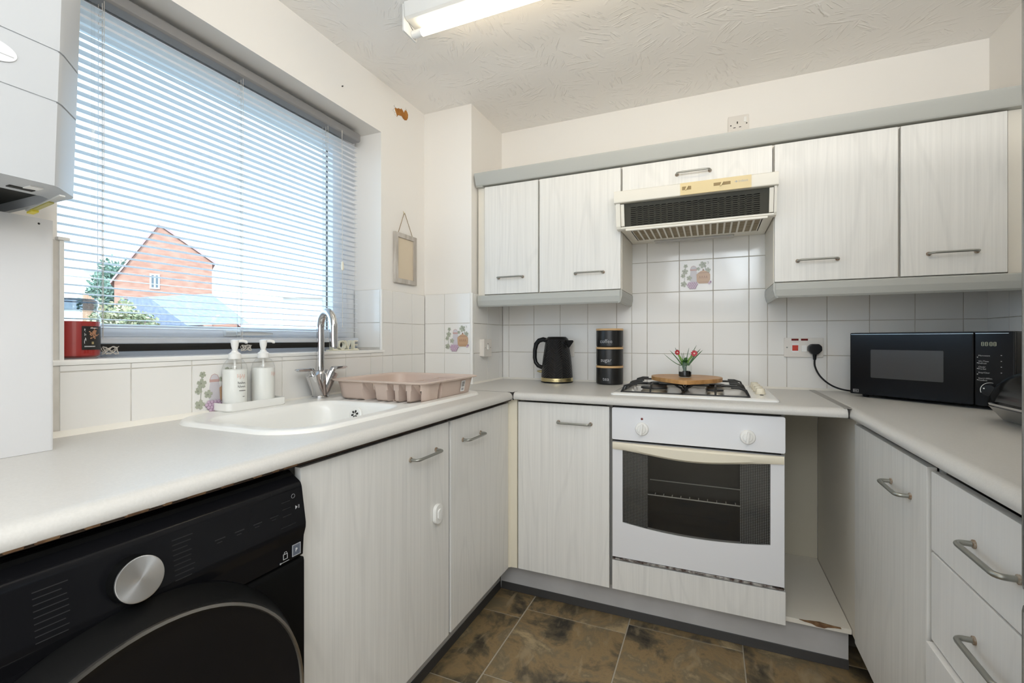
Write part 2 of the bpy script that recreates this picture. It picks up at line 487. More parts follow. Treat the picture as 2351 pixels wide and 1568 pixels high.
class MB:
    def __init__(self):
        self.bm = bmesh.new()

    def _merge(self, t, mi, mtx=None):
        for f in t.faces:
            f.material_index = mi
        if mtx is not None:
            bmesh.ops.transform(t, matrix=mtx, verts=t.verts)
        me = bpy.data.meshes.new('tmp')
        t.to_mesh(me)
        t.free()
        self.bm.from_mesh(me)
        bpy.data.meshes.remove(me)
        return self

    def box(self, x0, x1, y0, y1, z0, z1, bev=0.0, mi=0, seg=2, mtx=None):
        t = bmesh.new()
        bmesh.ops.create_cube(t, size=1)
        sx, sy, sz = abs(x1 - x0), abs(y1 - y0), abs(z1 - z0)
        for v in t.verts:
            v.co = Vector((v.co.x * sx + (x0 + x1) / 2, v.co.y * sy + (y0 + y1) / 2, v.co.z * sz + (z0 + z1) / 2))
        if bev > 0:
            bmesh.ops.bevel(t, geom=list(t.edges), offset=min(bev, 0.45 * min(sx, sy, sz)), segments=seg, profile=0.6, affect='EDGES')
        return self._merge(t, mi, mtx)

    def rings(self, rings, closed=True, cap0=True, cap1=True, mi=0, mtx=None):
        t = bmesh.new()
        vs = [[t.verts.new(p) for p in r] for r in rings]
        n = len(rings[0])
        for a, b in zip(vs, vs[1:]):
            for i in range(n if closed else n - 1):
                j = (i + 1) % n
                try:
                    t.faces.new((a[i], a[j], b[j], b[i]))
                except ValueError:
                    pass
        if closed and cap0:
            t.faces.new(list(reversed(vs[0])))
        if closed and cap1:
            t.faces.new(vs[-1])
        bmesh.ops.recalc_face_normals(t, faces=t.faces)
        return self._merge(t, mi, mtx)

    def tube(self, path, r, n=10, mi=0, closed=False, mtx=None):
        P = [Vector(p) for p in path]
        rr = r if isinstance(r, (list, tuple)) else [r] * len(P)
        m = len(P)
        tans = []
        for i in range(m):
            a = P[(i - 1) % m] if (closed or i > 0) else P[i]
            b = P[(i + 1) % m] if (closed or i < m - 1) else P[i]
            d = (b - a)
            tans.append(d.normalized() if d.length > 1e-9 else Vector((0, 0, 1)))
        up = Vector((0, 0, 1)) if abs(tans[0].z) < 0.9 else Vector((1, 0, 0))
        u = tans[0].cross(up).normalized()
        rings = []
        for i in range(m):
            u = (u - tans[i] * u.dot(tans[i])).normalized()
            v = tans[i].cross(u)
            rings.append([P[i] + (u * math.cos(2 * math.pi * k / n) + v * math.sin(2 * math.pi * k / n)) * rr[i] for k in range(n)])
        if closed:
            rings.append(rings[0])
        return self.rings(rings, True, not closed, not closed, mi, mtx)

    def lathe(self, prof, c, axis='Z', n=32, mi=0, cap0=True, cap1=True, mtx=None):
        rings = []
        for r, h in prof:
            r = max(r, 1e-5)
            ring = []
            for k in range(n):
                a = 2 * math.pi * k / n
                p, q = r * math.cos(a), r * math.sin(a)
                if axis == 'Z':
                    ring.append(Vector((c[0] + p, c[1] + q, c[2] + h)))
                elif axis == 'X':
                    ring.append(Vector((c[0] + h, c[1] + p, c[2] + q)))
                else:
                    ring.append(Vector((c[0] + p, c[1] + h, c[2] + q)))
            rings.append(ring)
        return self.rings(rings, True, cap0, cap1, mi, mtx)

    def prism(self, poly, axis, a, b, mi=0, bev=0.0, mtx=None):
        def P(p, t):
            return {'X': Vector((t, p[0], p[1])), 'Y': Vector((p[0], t, p[1])), 'Z': Vector((p[0], p[1], t))}[axis]
        t = bmesh.new()
        v0 = [t.verts.new(P(p, a)) for p in poly]
        v1 = [t.verts.new(P(p, b)) for p in poly]
        n = len(poly)
        for i in range(n):
            j = (i + 1) % n
            t.faces.new((v0[i], v0[j], v1[j], v1[i]))
        t.faces.new(list(reversed(v0)))
        t.faces.new(v1)
        bmesh.ops.recalc_face_normals(t, faces=t.faces)
        if bev > 0:
            bmesh.ops.bevel(t, geom=list(t.edges), offset=bev, segments=2, profile=0.6, affect='EDGES')
        return self._merge(t, mi, mtx)

    def poly(self, pts, mi=0):
        vs = [self.bm.verts.new(p) for p in pts]
        f = self.bm.faces.new(vs)
        f.material_index = mi
        return self

    def ball(self, c, r, mi=0, sub=2, scale=(1, 1, 1)):
        t = bmesh.new()
        bmesh.ops.create_icosphere(t, subdivisions=sub, radius=r)
        for v in t.verts:
            v.co = Vector((v.co.x * scale[0] + c[0], v.co.y * scale[1] + c[1], v.co.z * scale[2] + c[2]))
        return self._merge(t, mi)

def mk_mesh(name, mb, mats, shift=None, smooth=True, angle=38):
    me = bpy.data.meshes.new(name)
    if shift is not None:
        bmesh.ops.translate(mb.bm, vec=-Vector(shift), verts=mb.bm.verts)
    mb.bm.to_mesh(me)
    mb.bm.free()
    for m in (mats if isinstance(mats, (list, tuple)) else [mats]):
        me.materials.append(m)
    if smooth:
        me.shade_smooth()
        me.set_sharp_from_angle(angle=math.radians(angle))
    return me

def link(name, me, parent=None):
    o = bpy.data.objects.new(name, me)
    COL.objects.link(o)
    if me is not None and len(me.polygons) < 20000:
        wn_ = o.modifiers.new('normals', 'WEIGHTED_NORMAL')
        wn_.keep_sharp = True
    if parent is not None:
        o.parent = parent
    return o

def obj(name, mb, mats, parent=None, smooth=True, angle=38, label=None, stuff=False):
    """One mesh object. Shapes are given in world space (or in the thing's own space when the thing is turned)."""
    sh = SHIFT.get(parent.name) if parent else None
    o = link(name, mk_mesh(name, mb, mats, sh, smooth, angle), parent)
    if parent:
        SHIFT[o.name] = SHIFT.get(parent.name)
    if label:
        o['label'] = label
    if stuff:
        o['kind'] = 'stuff'
    return o

def piece(name, me, parent, loc):
    o = link(name, me, parent)
    o.location = Vector(loc) - Vector(SHIFT.get(parent.name) or (0, 0, 0))
    SHIFT[o.name] = tuple(loc)
    return o

def thing(name, label, cat, loc, group=None, rot=None):
    o = bpy.data.objects.new(name, None)
    COL.objects.link(o)
    o.empty_display_size = 0.05
    o.location = loc
    if rot is None:
        SHIFT[o.name] = tuple(loc)
    else:
        o.rotation_euler = (0, 0, rot)
        SHIFT[o.name] = None
    o['label'] = label
    o['category'] = cat
    if group:
        o['group'] = group
    return o

def struct(name, mb, mats, label=None, smooth=False):
    o = obj(name, mb, mats, None, smooth)
    o['kind'] = 'structure'
    if label:
        o['label'] = label
    SHIFT[o.name] = (0, 0, 0)
    return o

def text_obj(name, s, size, m, parent, origin, right, up, extrude=0.0003, align='LEFT', sx=1.0, shear=0.0):
    cu = bpy.data.curves.new('txt', 'FONT')
    cu.body = s
    cu.size = size
    cu.extrude = extrude
    cu.align_x = align
    cu.shear = shear
    cu.resolution_u = 2
    t = bpy.data.objects.new('txt', cu)
    COL.objects.link(t)
    bpy.context.view_layer.update()
    me = bpy.data.meshes.new_from_object(t.evaluated_get(bpy.context.evaluated_depsgraph_get()))
    bpy.data.objects.remove(t)
    bpy.data.curves.remove(cu)
    r, u = Vector(right).normalized(), Vector(up).normalized()
    nrm = r.cross(u)
    sh = SHIFT.get(parent.name) or (0, 0, 0)
    o3 = Vector(origin) - Vector(sh)
    for v in me.vertices:
        v.co = o3 + r * (v.co.x * sx) + u * v.co.y + nrm * (v.co.z + extrude)
    me.name = name
    me.materials.clear()
    me.materials.append(m)
    o = link(name, me, parent)
    SHIFT[o.name] = SHIFT.get(parent.name)
    return o

def rrect(x0, x1, y0, y1, r, n=6):
    pts = []
    for cx, cy, a0 in ((x1 - r, y1 - r, 0), (x0 + r, y1 - r, 90), (x0 + r, y0 + r, 180), (x1 - r, y0 + r, 270)):
        for k in range(n + 1):
            a = math.radians(a0 + 90 * k / n)
            pts.append((cx + r * math.cos(a), cy + r * math.sin(a)))
    return pts

def bar_handle(parent, p0, p1, out, r=0.0042, stand=0.028):
    """Bent bar: two short legs on tarnished roses and a straight grip."""
    p0, p1, out = Vector(p0), Vector(p1), Vector(out).normalized()
    d = (p1 - p0).normalized()
    b = 0.012
    path = [p0, p0 + out * (stand - b)]
    for k in range(1, 5):
        a = math.pi / 2 * k / 4
        path.append(p0 + out * (stand - b + b * math.sin(a)) + d * (b - b * math.cos(a)))
    for k in range(0, 5):
        a = math.pi / 2 * k / 4
        path.append(p1 + out * (stand - b + b * math.cos(a)) - d * (b - b * math.sin(a)))
    path.append(p1)
    mb = MB().tube(path, r, 10)
    h = obj('handle', mb, M['steel'], parent)
    for p in (p0, p1):
        obj('rose', MB().tube([p, p + out * 0.003, p + out * 0.0045], [0.0075, 0.0075, 0.005], 14), M['rust'], h)
    return h

# ------------------------------------------------------------------ the room
XR, ZC, YB = 2.355, H + 1.167, -3.7          # right wall, ceiling, wall behind the camera
WY0, WY1, WZ0, WZ1, WT = -1.82, -0.70, H - 0.047, H + 0.935, 0.30   # window opening, wall thickness

mb = MB().box(-0.3, XR + 0.3, YB - 0.2, 0.3, -0.12, -0.003)
floor = struct('floor', mb, M['floorgrout'], 'floor of brown slate-look tiles')
mb = MB().box(-WT, XR + 0.3, YB - 0.2, 0.3, ZC, ZC + 0.15)
struct('ceiling', mb, M['ceiling'], 'white ceiling with swirled artex texture')
mb = MB()
mb.box(-WT, 0, YB, WY0, 0, ZC)
mb.box(-WT, 0, WY1, 0, 0, ZC)
mb.box(-WT, 0, WY0, WY1, 0, WZ0 - 0.008)
mb.box(-WT, 0, WY0, WY1, WZ1, ZC)
wall_left = struct('wall_left', mb, M['paint'], 'cream painted window wall')
wall_back = struct('wall_back', MB().box(-WT, XR + 0.3, 0, 0.3, 0, ZC), M['paint'], 'cream painted wall behind the hob')
wall_right = struct('wall_right', MB().box(XR, XR + 0.3, YB, 0, 0, ZC), M['paint'], 'cream painted right wall')
struct('wall_rear', MB().box(-WT, XR + 0.3, YB - 0.2, YB, 0, ZC), M['paint'], 'wall behind the camera')
pier = struct('wall_pier', MB().box(0, 0.277, -0.359, 0, 0, ZC), M['paint'], 'boxed corner pier between window and wall cabinets')

# --- wall tiles: each tile a piece of its wall, grout behind them
TILE_CACHE = {}
def tile_mesh(plane, w_, h_):
    key = (plane, round(w_, 3), round(h_, 3))
    if key not in TILE_CACHE:
        t = 0.0095
        mb = MB()
        if plane[1] == 'Y':
            mb.box(-w_ / 2, w_ / 2, -t, 0, -h_ / 2, h_ / 2, 0.0016)
        elif plane == '+X':
            mb.box(0, t, -w_ / 2, w_ / 2, -h_ / 2, h_ / 2, 0.0016)
        elif plane == '-X':
            mb.box(-t, 0, -w_ / 2, w_ / 2, -h_ / 2, h_ / 2, 0.0016)
        else:
            mb.box(-w_ / 2, w_ / 2, -h_ / 2, h_ / 2, 0, t, 0.0016)
        TILE_CACHE[key] = mk_mesh('tile', mb, M['tile'])
    return TILE_CACHE[key]

TW = 0.15
GAP = 0.0026
def tiling(parent, plane, at, u0, u1, pu, z0, z1, pz, decor=(), grout='grout'):
    """Tiles between u0..u1 (along the wall) and z0..z1, joints at pu + k*0.15 and pz + k*0.15."""
    mb = MB()
    g = 0.0072
    if plane == '-Y':
        mb.box(u0, u1, at - g, at, z0, z1)
    elif plane == '+X':
        mb.box(at, at + g, u0, u1, z0, z1)
    else:
        mb.box(at - g, at, u0, u1, z0, z1)
    obj('grout', mb, M[grout], parent, False)
    res = {}
    ku = math.floor((u0 - pu) / TW)
    while pu + ku * TW < u1 - 1e-6:
        a, b = max(u0, pu + ku * TW), min(u1, pu + (ku + 1) * TW)
        kz = math.floor((z0 - pz) / TW + 1e-6)
        while pz + kz * TW < z1 - 1e-6:
            c, d = max(z0, pz + kz * TW), min(z1, pz + (kz + 1) * TW)
            if b - a > 0.012 and d - c > 0.010:
                uc, zc = (a + b) / 2, (c + d) / 2
                me = tile_mesh(plane, b - a - GAP, d - c - GAP)
                loc = (uc, at, zc) if plane == '-Y' else (at, uc, zc)
                dec = any(abs(uc - q[0]) < 0.07 and abs(zc - q[1]) < 0.07 for q in decor)
                o = piece('decor_tile' if dec else 'tile', me, parent, loc)
                if dec:
                    o['label'] = 'white tile printed with jug, pot, leaves and purple grapes'
                    res[(round(uc, 2), round(zc, 2))] = o
                    decorate(o, plane, (uc, at, zc) if plane == '-Y' else (at, uc, zc))
            kz += 1
        ku += 1
    return res

def decorate(tile, plane, c):
    """The printed motif: flat coloured shapes a hair above the glaze."""
    mb = MB()
    lift = [0.0097]
    c = Vector(c)
    def P(x, y):
        if plane == '-Y':
            return c + Vector((x, -lift[0], y))
        return c + Vector((lift[0], x, y))        # +X wall: u runs along +Y to the viewer's right
    def shape(pts, mi):
        lift[0] += 0.00006
        mb.poly([P(x, y) for x, y in pts], mi)
    def disc(x, y, rx, ry, mi, n=14):
        shape([(x + rx * math.cos(2 * math.pi * k / n), y + ry * math.sin(2 * math.pi * k / n)) for k in range(n)], mi)
    def leaf(x, y, s, rot, mi):
        pts = []
        for k in range(20):
            a = 2 * math.pi * k / 20
            rad = s * (0.62 + 0.38 * abs(math.cos(2.5 * a))) * (1 if k % 2 else 0.88)
            pts.append((x + rad * math.cos(a + rot), y + rad * math.sin(a + rot)))
        shape(pts, mi)
        for j in range(3):
            a = rot + (j - 1) * 0.7
            q = (x + 0.75 * s * math.cos(a), y + 0.75 * s * math.sin(a))
            nx, ny = -math.sin(a) * 0.0006, math.cos(a) * 0.0006
            shape([(x + nx, y + ny), (q[0], q[1]), (x - nx, y - ny)], 1)
    def stroke(pts, wd, mi):
        for (ax, ay), (bx, by) in zip(pts, pts[1:]):
            L = math.hypot(bx - ax, by - ay) or 1
            nx, ny = -(by - ay) / L * wd, (bx - ax) / L * wd
            shape([(ax + nx, ay + ny), (bx + nx, by + ny), (bx - nx, by - ny), (ax - nx, ay - ny)], mi)
    # jug
    shape([(-0.024, 0.022), (-0.030, -0.02), (-0.022, -0.038), (0.010, -0.038), (0.014, -0.02), (0.002, 0.022)], 2)
    shape([(-0.026, 0.022), (-0.026, 0.030), (0.004, 0.030), (0.004, 0.022)], 3)
    shape([(-0.025, 0.030), (-0.020, 0.042), (-0.011, 0.046), (-0.002, 0.042), (0.003, 0.030)], 2)
    stroke([(-0.025, 0.030), (-0.020, 0.042), (-0.011, 0.046), (-0.002, 0.042), (0.003, 0.030)], 0.0008, 3)
    # vine and leaves
    stroke([(-0.052, 0.052), (-0.047, 0.03), (-0.050, 0.0), (-0.052, -0.025), (-0.040, -0.045)], 0.0008, 1)
    for (x, y, s, r_) in ((-0.046, 0.046, 0.011, 2.2), (-0.049, 0.020, 0.016, 2.8), (-0.058, 0.000, 0.012, 3.4), (-0.030, -0.012, 0.014, 3.9),
                          (-0.055, -0.040, 0.016, 3.8), (0.030, 0.048, 0.019, 1.9), (0.052, 0.022, 0.014, 0.2), (0.010, 0.030, 0.010, 2.5)):
        leaf(x, y, s, r_, 0)
    stroke([(0.030, 0.062), (0.040, 0.040), (0.044, 0.026)], 0.0008, 1)
    stroke([(0.047, 0.060), (0.054, 0.062), (0.056, 0.055), (0.051, 0.050)], 0.0006, 1)
    # pot with its lid and scrawled word
    shape([(0.004, -0.030), (0.002, 0.004), (0.010, 0.010), (0.056, 0.010), (0.062, 0.002), (0.062, -0.022), (0.054, -0.040), (0.012, -0.040)], 4)
    shape([(0.010, 0.010), (0.020, 0.018), (0.032, 0.022), (0.044, 0.018), (0.056, 0.010)], 4)
    disc(0.032, 0.024, 0.004, 0.004, 5, 10)
    stroke([(0.008, 0.0105), (0.058, 0.0105)], 0.0008, 5)
    stroke([(0.012, -0.034), (0.056, -0.034)], 0.0006, 5)
    for k in range(4):
        x = 0.014 + 0.010 * k
        stroke([(x, -0.016), (x + 0.003, -0.004), (x + 0.006, -0.016)], 0.0007, 5)
    # grapes
    rnd = random.Random(3)
    for row, (y, n, x0) in enumerate(((-0.036, 4, -0.030), (-0.044, 5, -0.036), (-0.052, 4, -0.031), (-0.060, 3, -0.025))):
        for k in range(n):
            x = x0 + 0.0098 * k
            disc(x, y, 0.0055, 0.0055, 7, 12)
            disc(x - 0.0008, y + 0.0008, 0.0044, 0.0044, 6, 12)
    disc(0.058, -0.040, 0.005, 0.006, 6)
    disc(0.064, -0.034, 0.004, 0.005, 7)
    obj('fruit_print', mb, [M['p_leaf'], M['p_leafd'], M['p_jug'], M['p_rose'], M['p_pot'], M['p_potd'], M['p_grape'], M['p_graped']], tile, False)

# piece() objects carry their own location, so the print is built around it
ZW = H - 0.221                                   # worktop surface
pb = 0.325                                       # joints on the back wall
zb = H + 0.0797
tiling(wall_back, '-Y', 0.0, 0.287, 1.0, pb, ZW - 0.002, H + 0.2297, zb)
tiling(wall_back, '-Y', 0.0, 1.0, 1.60, pb, ZW - 0.002, H + 0.5297, zb, decor=((1.300, H + 0.305),))
tiling(wall_back, '-Y', 0.0, 1.60, XR, pb, ZW - 0.002, H + 0.2297, zb)
zl = H - 0.0748
pl = -1.679
tiling(wall_left, '+X', 0.0, WY1, -0.369, pl, ZW - 0.002, H + 0.2252, zl, grout='grout_pale')
tiling(wall_left, '+X', 0.0, WY0, WY1, pl, ZW - 0.002, WZ0 - 0.012, zl, decor=((-1.454, H - 0.148),), grout='grout_pale')
tiling(wall_left, '+X', 0.0, -2.1, WY0, pl, ZW - 0.002, H + 0.2252, zl, grout='grout_pale')
tiling(pier, '-Y', -0.359, 0.009, 0.277, 0.127 - 0.15, ZW - 0.002, H + 0.2297, zb, decor=((0.202, H + 0.005),), grout='grout_pale')
tiling(pier, '+X', 0.277, -0.359, -0.009, -0.20, ZW - 0.002, H + 0.2297, zb)
tiling(wall_right, '-X', XR, -0.75, -0.009, -0.60, ZW - 0.002, H + 0.2297, zb)
# tiles lining the lower right cheek of the window and its sill
mb = MB().box(-0.146, 0, WY1 - 0.0072, WY1, WZ0, H + 0.2252)
obj('grout', mb, M['grout_pale'], wall_left, False)
for z0, z1 in ((WZ0 + 0.0095, H + 0.0752), (H + 0.0752, H + 0.2252)):
    piece('tile', tile_mesh('-Y', 0.143, z1 - z0 - GAP), wall_left, (-0.0730, WY1, (z0 + z1) / 2))
k = -12
y = WY0
while y < WY1 - 0.02:
    y1 = min(y + 0.15, WY1 - 0.009)
    piece('sill_tile', tile_mesh('+Z', 0.144, y1 - y - GAP), wall_left, (-0.0745, (y + y1) / 2, WZ0 - 0.0095))
    y = y1
mb = MB().prism([(-0.003, WZ0 - 0.0125), (0.0120, WZ0 - 0.0125), (0.0125, WZ0 - 0.006), (0.010, WZ0 - 0.001), (0.006, WZ0 + 0.0005), (-0.003, WZ0 + 0.0005)], 'Y', WY0 - 0.012, WY1 + 0.010)
t = obj('trim_1', mb, M['whiteplas'])
t['kind'] = 'structure'
t['label'] = 'rounded white nosing along the front of the window sill'
mb = MB().tube([(0.279, -0.361, ZW), (0.279, -0.361, H + 0.2297)], 0.0095, 12)
t = obj('trim_2', mb, M['whiteplas'])
t['kind'] = 'structure'
t['label'] = 'white rounded corner trim up the tiled edge of the pier'
mb = MB().prism([(-0.146, WY1 - 0.0095), (-0.146, WY1), (0.010, WY1), (0.010, WY1 - 0.002), (0.006, WY1 - 0.0095)], 'Z', WZ0, H + 0.2252)
t = obj('trim_3', MB().tube([(0.004, WY1 - 0.004, WZ0), (0.004, WY1 - 0.004, H + 0.2252)], 0.0068, 12), M['whiteplas'])
t['kind'] = 'structure'
t['label'] = 'white trim up the tiled right edge of the window recess'
t = obj('trim_4', MB().box(-0.146, 0.010, WY0, WY0 + 0.009, WZ0 - 0.012, H + 0.2252, 0.002).box(-0.146, 0.014, WY0 - 0.004, WY0 + 0.018, H + 0.2252, H + 0.2330, 0.002), M['whiteplas'])
t['kind'] = 'structure'
t['label'] = 'white tile edging up the left side of the window recess'

# --- plaster hole high on the window wall and a few nails
rnd = random.Random(5)
mb = MB()
HY, HZ = -0.556, H + 1.083
outline = [(-0.045, 0.008), (-0.050, 0.000), (-0.046, -0.012), (-0.038, -0.018), (-0.033, -0.031), (-0.027, -0.024), (-0.022, -0.017), (-0.006, -0.013), (0.004, -0.010),
           (0.014, -0.017), (0.028, -0.020), (0.045, -0.013), (0.054, 0.002), (0.056, 0.018), (0.048, 0.030), (0.038, 0.034), (0.028, 0.026), (0.022, 0.014),
           (0.012, 0.022), (0.002, 0.026), (-0.006, 0.018), (-0.018, 0.018), (-0.030, 0.010)]
mb.poly([(0.0012, HY + a, HZ + b) for a, b in outline], 0)
hole = obj('plaster_patch', mb, M['hole'], wall_left, False, label='broken plaster patch showing orange filler')
mb = MB()
for a, b, r_ in ((-0.052, -0.010, 0.010), (-0.043, -0.022, 0.009), (-0.050, 0.012, 0.006), (0.040, 0.040, 0.007)):
    pts = [(0.0, HY + a - r_, HZ + b), (0.0, HY + a, HZ + b + r_), (0.0, HY + a + r_ * 0.8, HZ + b - r_ * 0.3)]
    mb.poly(pts + [], 0)
    mb.prism([(HY + a - r_, HZ + b - r_ * 0.4), (HY + a - r_ * 0.2, HZ + b + r_), (HY + a + r_ * 0.9, HZ + b - r_ * 0.6)], 'X', 0.0005, 0.004)
obj('plaster_flake', mb, M['paint'], wall_left, False)
obj('nail', MB().tube([(0, -0.94, H + 1.02), (0.006, -0.94, H + 1.02)], 0.0022, 8), M['dark'], wall_left)

# --- window
win = bpy.data.objects.new('window_1', None)
COL.objects.link(win)
win['kind'] = 'structure'
win['label'] = 'white framed kitchen window'
SHIFT['window_1'] = (0, 0, 0)
def ring_frame(mb, x0, x1, y0, y1, z0, z1, wy0, wy1, wz0, wz1, bev=0.004, mi=0):
    mb.box(x0, x1, y0, y0 + wy0, z0, z1, bev, mi)
    mb.box(x0, x1, y1 - wy1, y1, z0, z1, bev, mi)
    mb.box(x0, x1, y0 + wy0 * 0.98, y1 - wy1 * 0.98, z0, z0 + wz0, bev, mi)
    mb.box(x0, x1, y0 + wy0 * 0.98, y1 - wy1 * 0.98, z1 - wz1, z1, bev, mi)
mb = MB()
ring_frame(mb, -0.215, -0.150, WY0, WY1, H - 0.012, WZ1, 0.030, 0.065, 0.022, 0.045)
fr = obj('frame', mb, M['upvc'], win)
mb = MB()
ring_frame(mb, -0.205, -0.142, WY0 + 0.024, WY1 - 0.060, H + 0.006, WZ1 - 0.040, 0.025, 0.085, 0.036, 0.062, 0.006)
obj('sash', mb, M['upvc'], win)
obj('glass_pane', MB().box(-0.178, -0.174, WY0 + 0.045, WY1 - 0.14, H + 0.035, WZ1 - 0.098), M['pane'], win, False)
mb = MB()
ring_frame(mb, -0.1815, -0.171, WY0 + 0.046, WY1 - 0.141, H + 0.0385, WZ1 - 0.0995, 0.005, 0.005, 0.005, 0.005, 0)
obj('gasket', mb, M['gasket'], win)
mb = MB().box(-0.205, -0.146, WY0, WY1, H - 0.034, H - 0.010)
mb.box(-0.205, -0.144, WY0, WY1, H - 0.024, H - 0.0215)
obj('subframe', mb, M['gasket'], win, False)
obj('sill_upstand', MB().box(-0.205, -0.132, WY0, WY1, WZ0 - 0.002, H - 0.0335, 0.003), mat('grey_upstand', (0.34, 0.37, 0.42), 0.4), win)
mb = MB().box(-0.142, -0.128, -1.335, -1.275, H + 0.010, H + 0.030, 0.004)
mb.box(-0.128, -0.118, -1.30, -1.285, H + 0.012, H + 0.028, 0.003)
hd = obj('window_handle', mb, M['whiteplas'], win)
obj('lever', MB().rings([[(-0.118 + 0.010 * a, -1.292 + L, H + 0.020 + b) for a, b in ((-0.6, -s * 0.9), (0.5, -s), (0.7, 0), (0.5, s), (-0.6, s * 0.9))] for L, s in ((0, 0.006), (0.03, 0.007), (0.09, 0.006), (0.125, 0.003))]), M['whiteplas'], hd)

# --- venetian blind
bl = thing('venetian_blind', 'silver grey venetian blind with thin horizontal slats in the window recess', 'blind', (-0.10, -1.27, WZ1 - 0.02))
BY0, BY1 = -1.805, -0.748
prof = [(-0.126, H + 0.888), (-0.126, H + 0.914), (-0.120, H + 0.920), (-0.082, H + 0.920), (-0.076, H + 0.914), (-0.076, H + 0.888), (-0.082, H + 0.882), (-0.120, H + 0.882)]
obj('headrail', MB().prism(prof, 'Y', BY0, BY1, bev=0.0015), M['blindrail'], bl)
pts = []
for k in range(7):
    a = (k - 3) / 3
    pts.append((a * 0.0125, -0.0018 * a * a))
tilt = math.radians(-1)
def slat_mesh(tl):
    mb = MB()
    c, s = math.cos(tl), math.sin(tl)
    up = [(x * c + z * s, -x * s + z * c) for x, z in pts]
    lo = [(x, z - 0.0007) for x, z in reversed(up)]
    mb.prism(up + lo, 'Y', BY0 + 0.004 + 1.27, BY1 - 0.004 + 1.27)
    return mk_mesh('slat', mb, M['blind'])
sm, sm2 = slat_mesh(tilt), slat_mesh(math.radians(8))
zs = H + 0.0325
ns = 40
for k in range(ns):
    z = zs + k * 0.02115
    piece('slat', sm2 if k == 6 else sm, bl, (-0.10, -1.27, z))
for yy in (-1.693, -1.305, -0.930):
    mb = MB()
    for xx in (-0.1135, -0.0865):
        mb.tube([(xx, yy, H + 0.0), (xx, yy + 0.002, H + 0.885)], 0.0007, 5)
    for k in range(ns):
        z = zs + k * 0.02115 - 0.0012
        mb.tube([(-0.1132, yy, z + 0.0018), (-0.0868, yy, z - 0.0022)], 0.0005, 4)
    obj('ladder_cord', mb, M['cord'], bl)
    obj('lift_cord', MB().tube([(-0.10, yy + 0.004, H), (-0.10, yy + 0.004, H + 0.885)], 0.0009, 5), M['cord'], bl)
mb = MB().prism([(-0.113, H - 0.010), (-0.113, H + 0.002), (-0.108, H + 0.006), (-0.092, H + 0.006), (-0.087, H + 0.002), (-0.087, H - 0.010), (-0.092, H - 0.0125), (-0.108, H - 0.0125)], 'Y', BY0, BY1)
obj('bottom_rail', mb, mat('blind_bottom_rail', (0.66, 0.69, 0.74), 0.22, metal=0.35), bl)
for yy in (-1.68, -1.295):
    path = []
    rr = random.Random(int(-yy * 100))
    for k in range(60):
        a = k * 0.9
        path.append((-0.082 + 0.006 * math.sin(a * 1.3), yy + 0.017 * math.cos(a * 0.6 + rr.random() * 0.5), H - 0.030 + 0.010 * math.sin(a) + 0.002 * rr.random()))
    obj('cord_bundle', MB().tube(path, 0.0009, 4), M['cord'], bl)
obj('tilt_wand', MB().tube([(-0.070, -1.722, H + 0.89), (-0.070, -1.722, H + 0.175)], 0.0042, 6), M['clearplas'], bl)
cd_ = obj('pull_cord', MB().tube([(-0.068, -0.868, H + 0.885), (-0.066, -0.868, H + 0.05)], 0.0011, 5), M['cord'], bl)
obj('tassel', MB().lathe([(0.002, 0.02), (0.005, 0.014), (0.006, -0.012), (0.004, -0.018)], (-0.066, -0.868, H + 0.31), n=12), M['cream'], cd_)

# ------------------------------------------------------------------ floor tiles (staggered 0.4 m slate-look squares)
rnd = random.Random(2)
for col, (x0, joint) in enumerate(((-0.135, -0.735), (0.267, -0.672), (0.669, -0.606), (1.070, -0.543), (1.470, -0.475), (1.872, -0.41))):
    for r in range(-1, 5):
        y1 = joint - (r) * 0.398
        y0 = y1 - 0.398
        a, b = max(x0, 0.30), min(x0 + 0.4015, 1.98)
        c, d = max(y0, -2.3), min(y1, -0.35)
        if b - a > 0.03 and d - c > 0.03:
            g = 0.0055
            mb = MB().box(a + g / 2, b - g / 2, c + g / 2, d - g / 2, -0.0035, -0.0005, 0.0008, seg=1)
            loc = ((a + b) / 2, (c + d) / 2, 0)
            me = mk_mesh('floor_tile', mb, M['slate'], loc, False)
            piece('floor_tile', me, floor, loc)

# ------------------------------------------------------------------ base units
DF = 0.58                                          # door faces stand this far from the wall
DT, DB = H - 0.262, H - 0.966
def carcass(parent, x0, x1, y0, y1, z0, z1, t=0.016, m='carc', bottom=True):
    """Box of panels opening towards the doors; works for any run: side panels, back and bottom."""
    mb = MB().box(x0, x1, y0, y1, z0, z0 + t)
    return obj('carcass', mb, M[m], parent, False)

def door_x(parent, xf, y0, y1, z0, z1, sgn, name='door', m='lam'):
    """Door in a plane of constant x; sgn is the side the face looks to."""
    return obj(name, MB().box(xf - sgn * 0.018, xf, y0, y1, z0, z1, 0.0025), M[m], parent)

def door_y(parent, yf, x0, x1, z0, z1, name='door', m='lam'):
    return obj(name, MB().box(x0, x1, yf, yf + 0.018, z0, z1, 0.0025), M[m], parent)

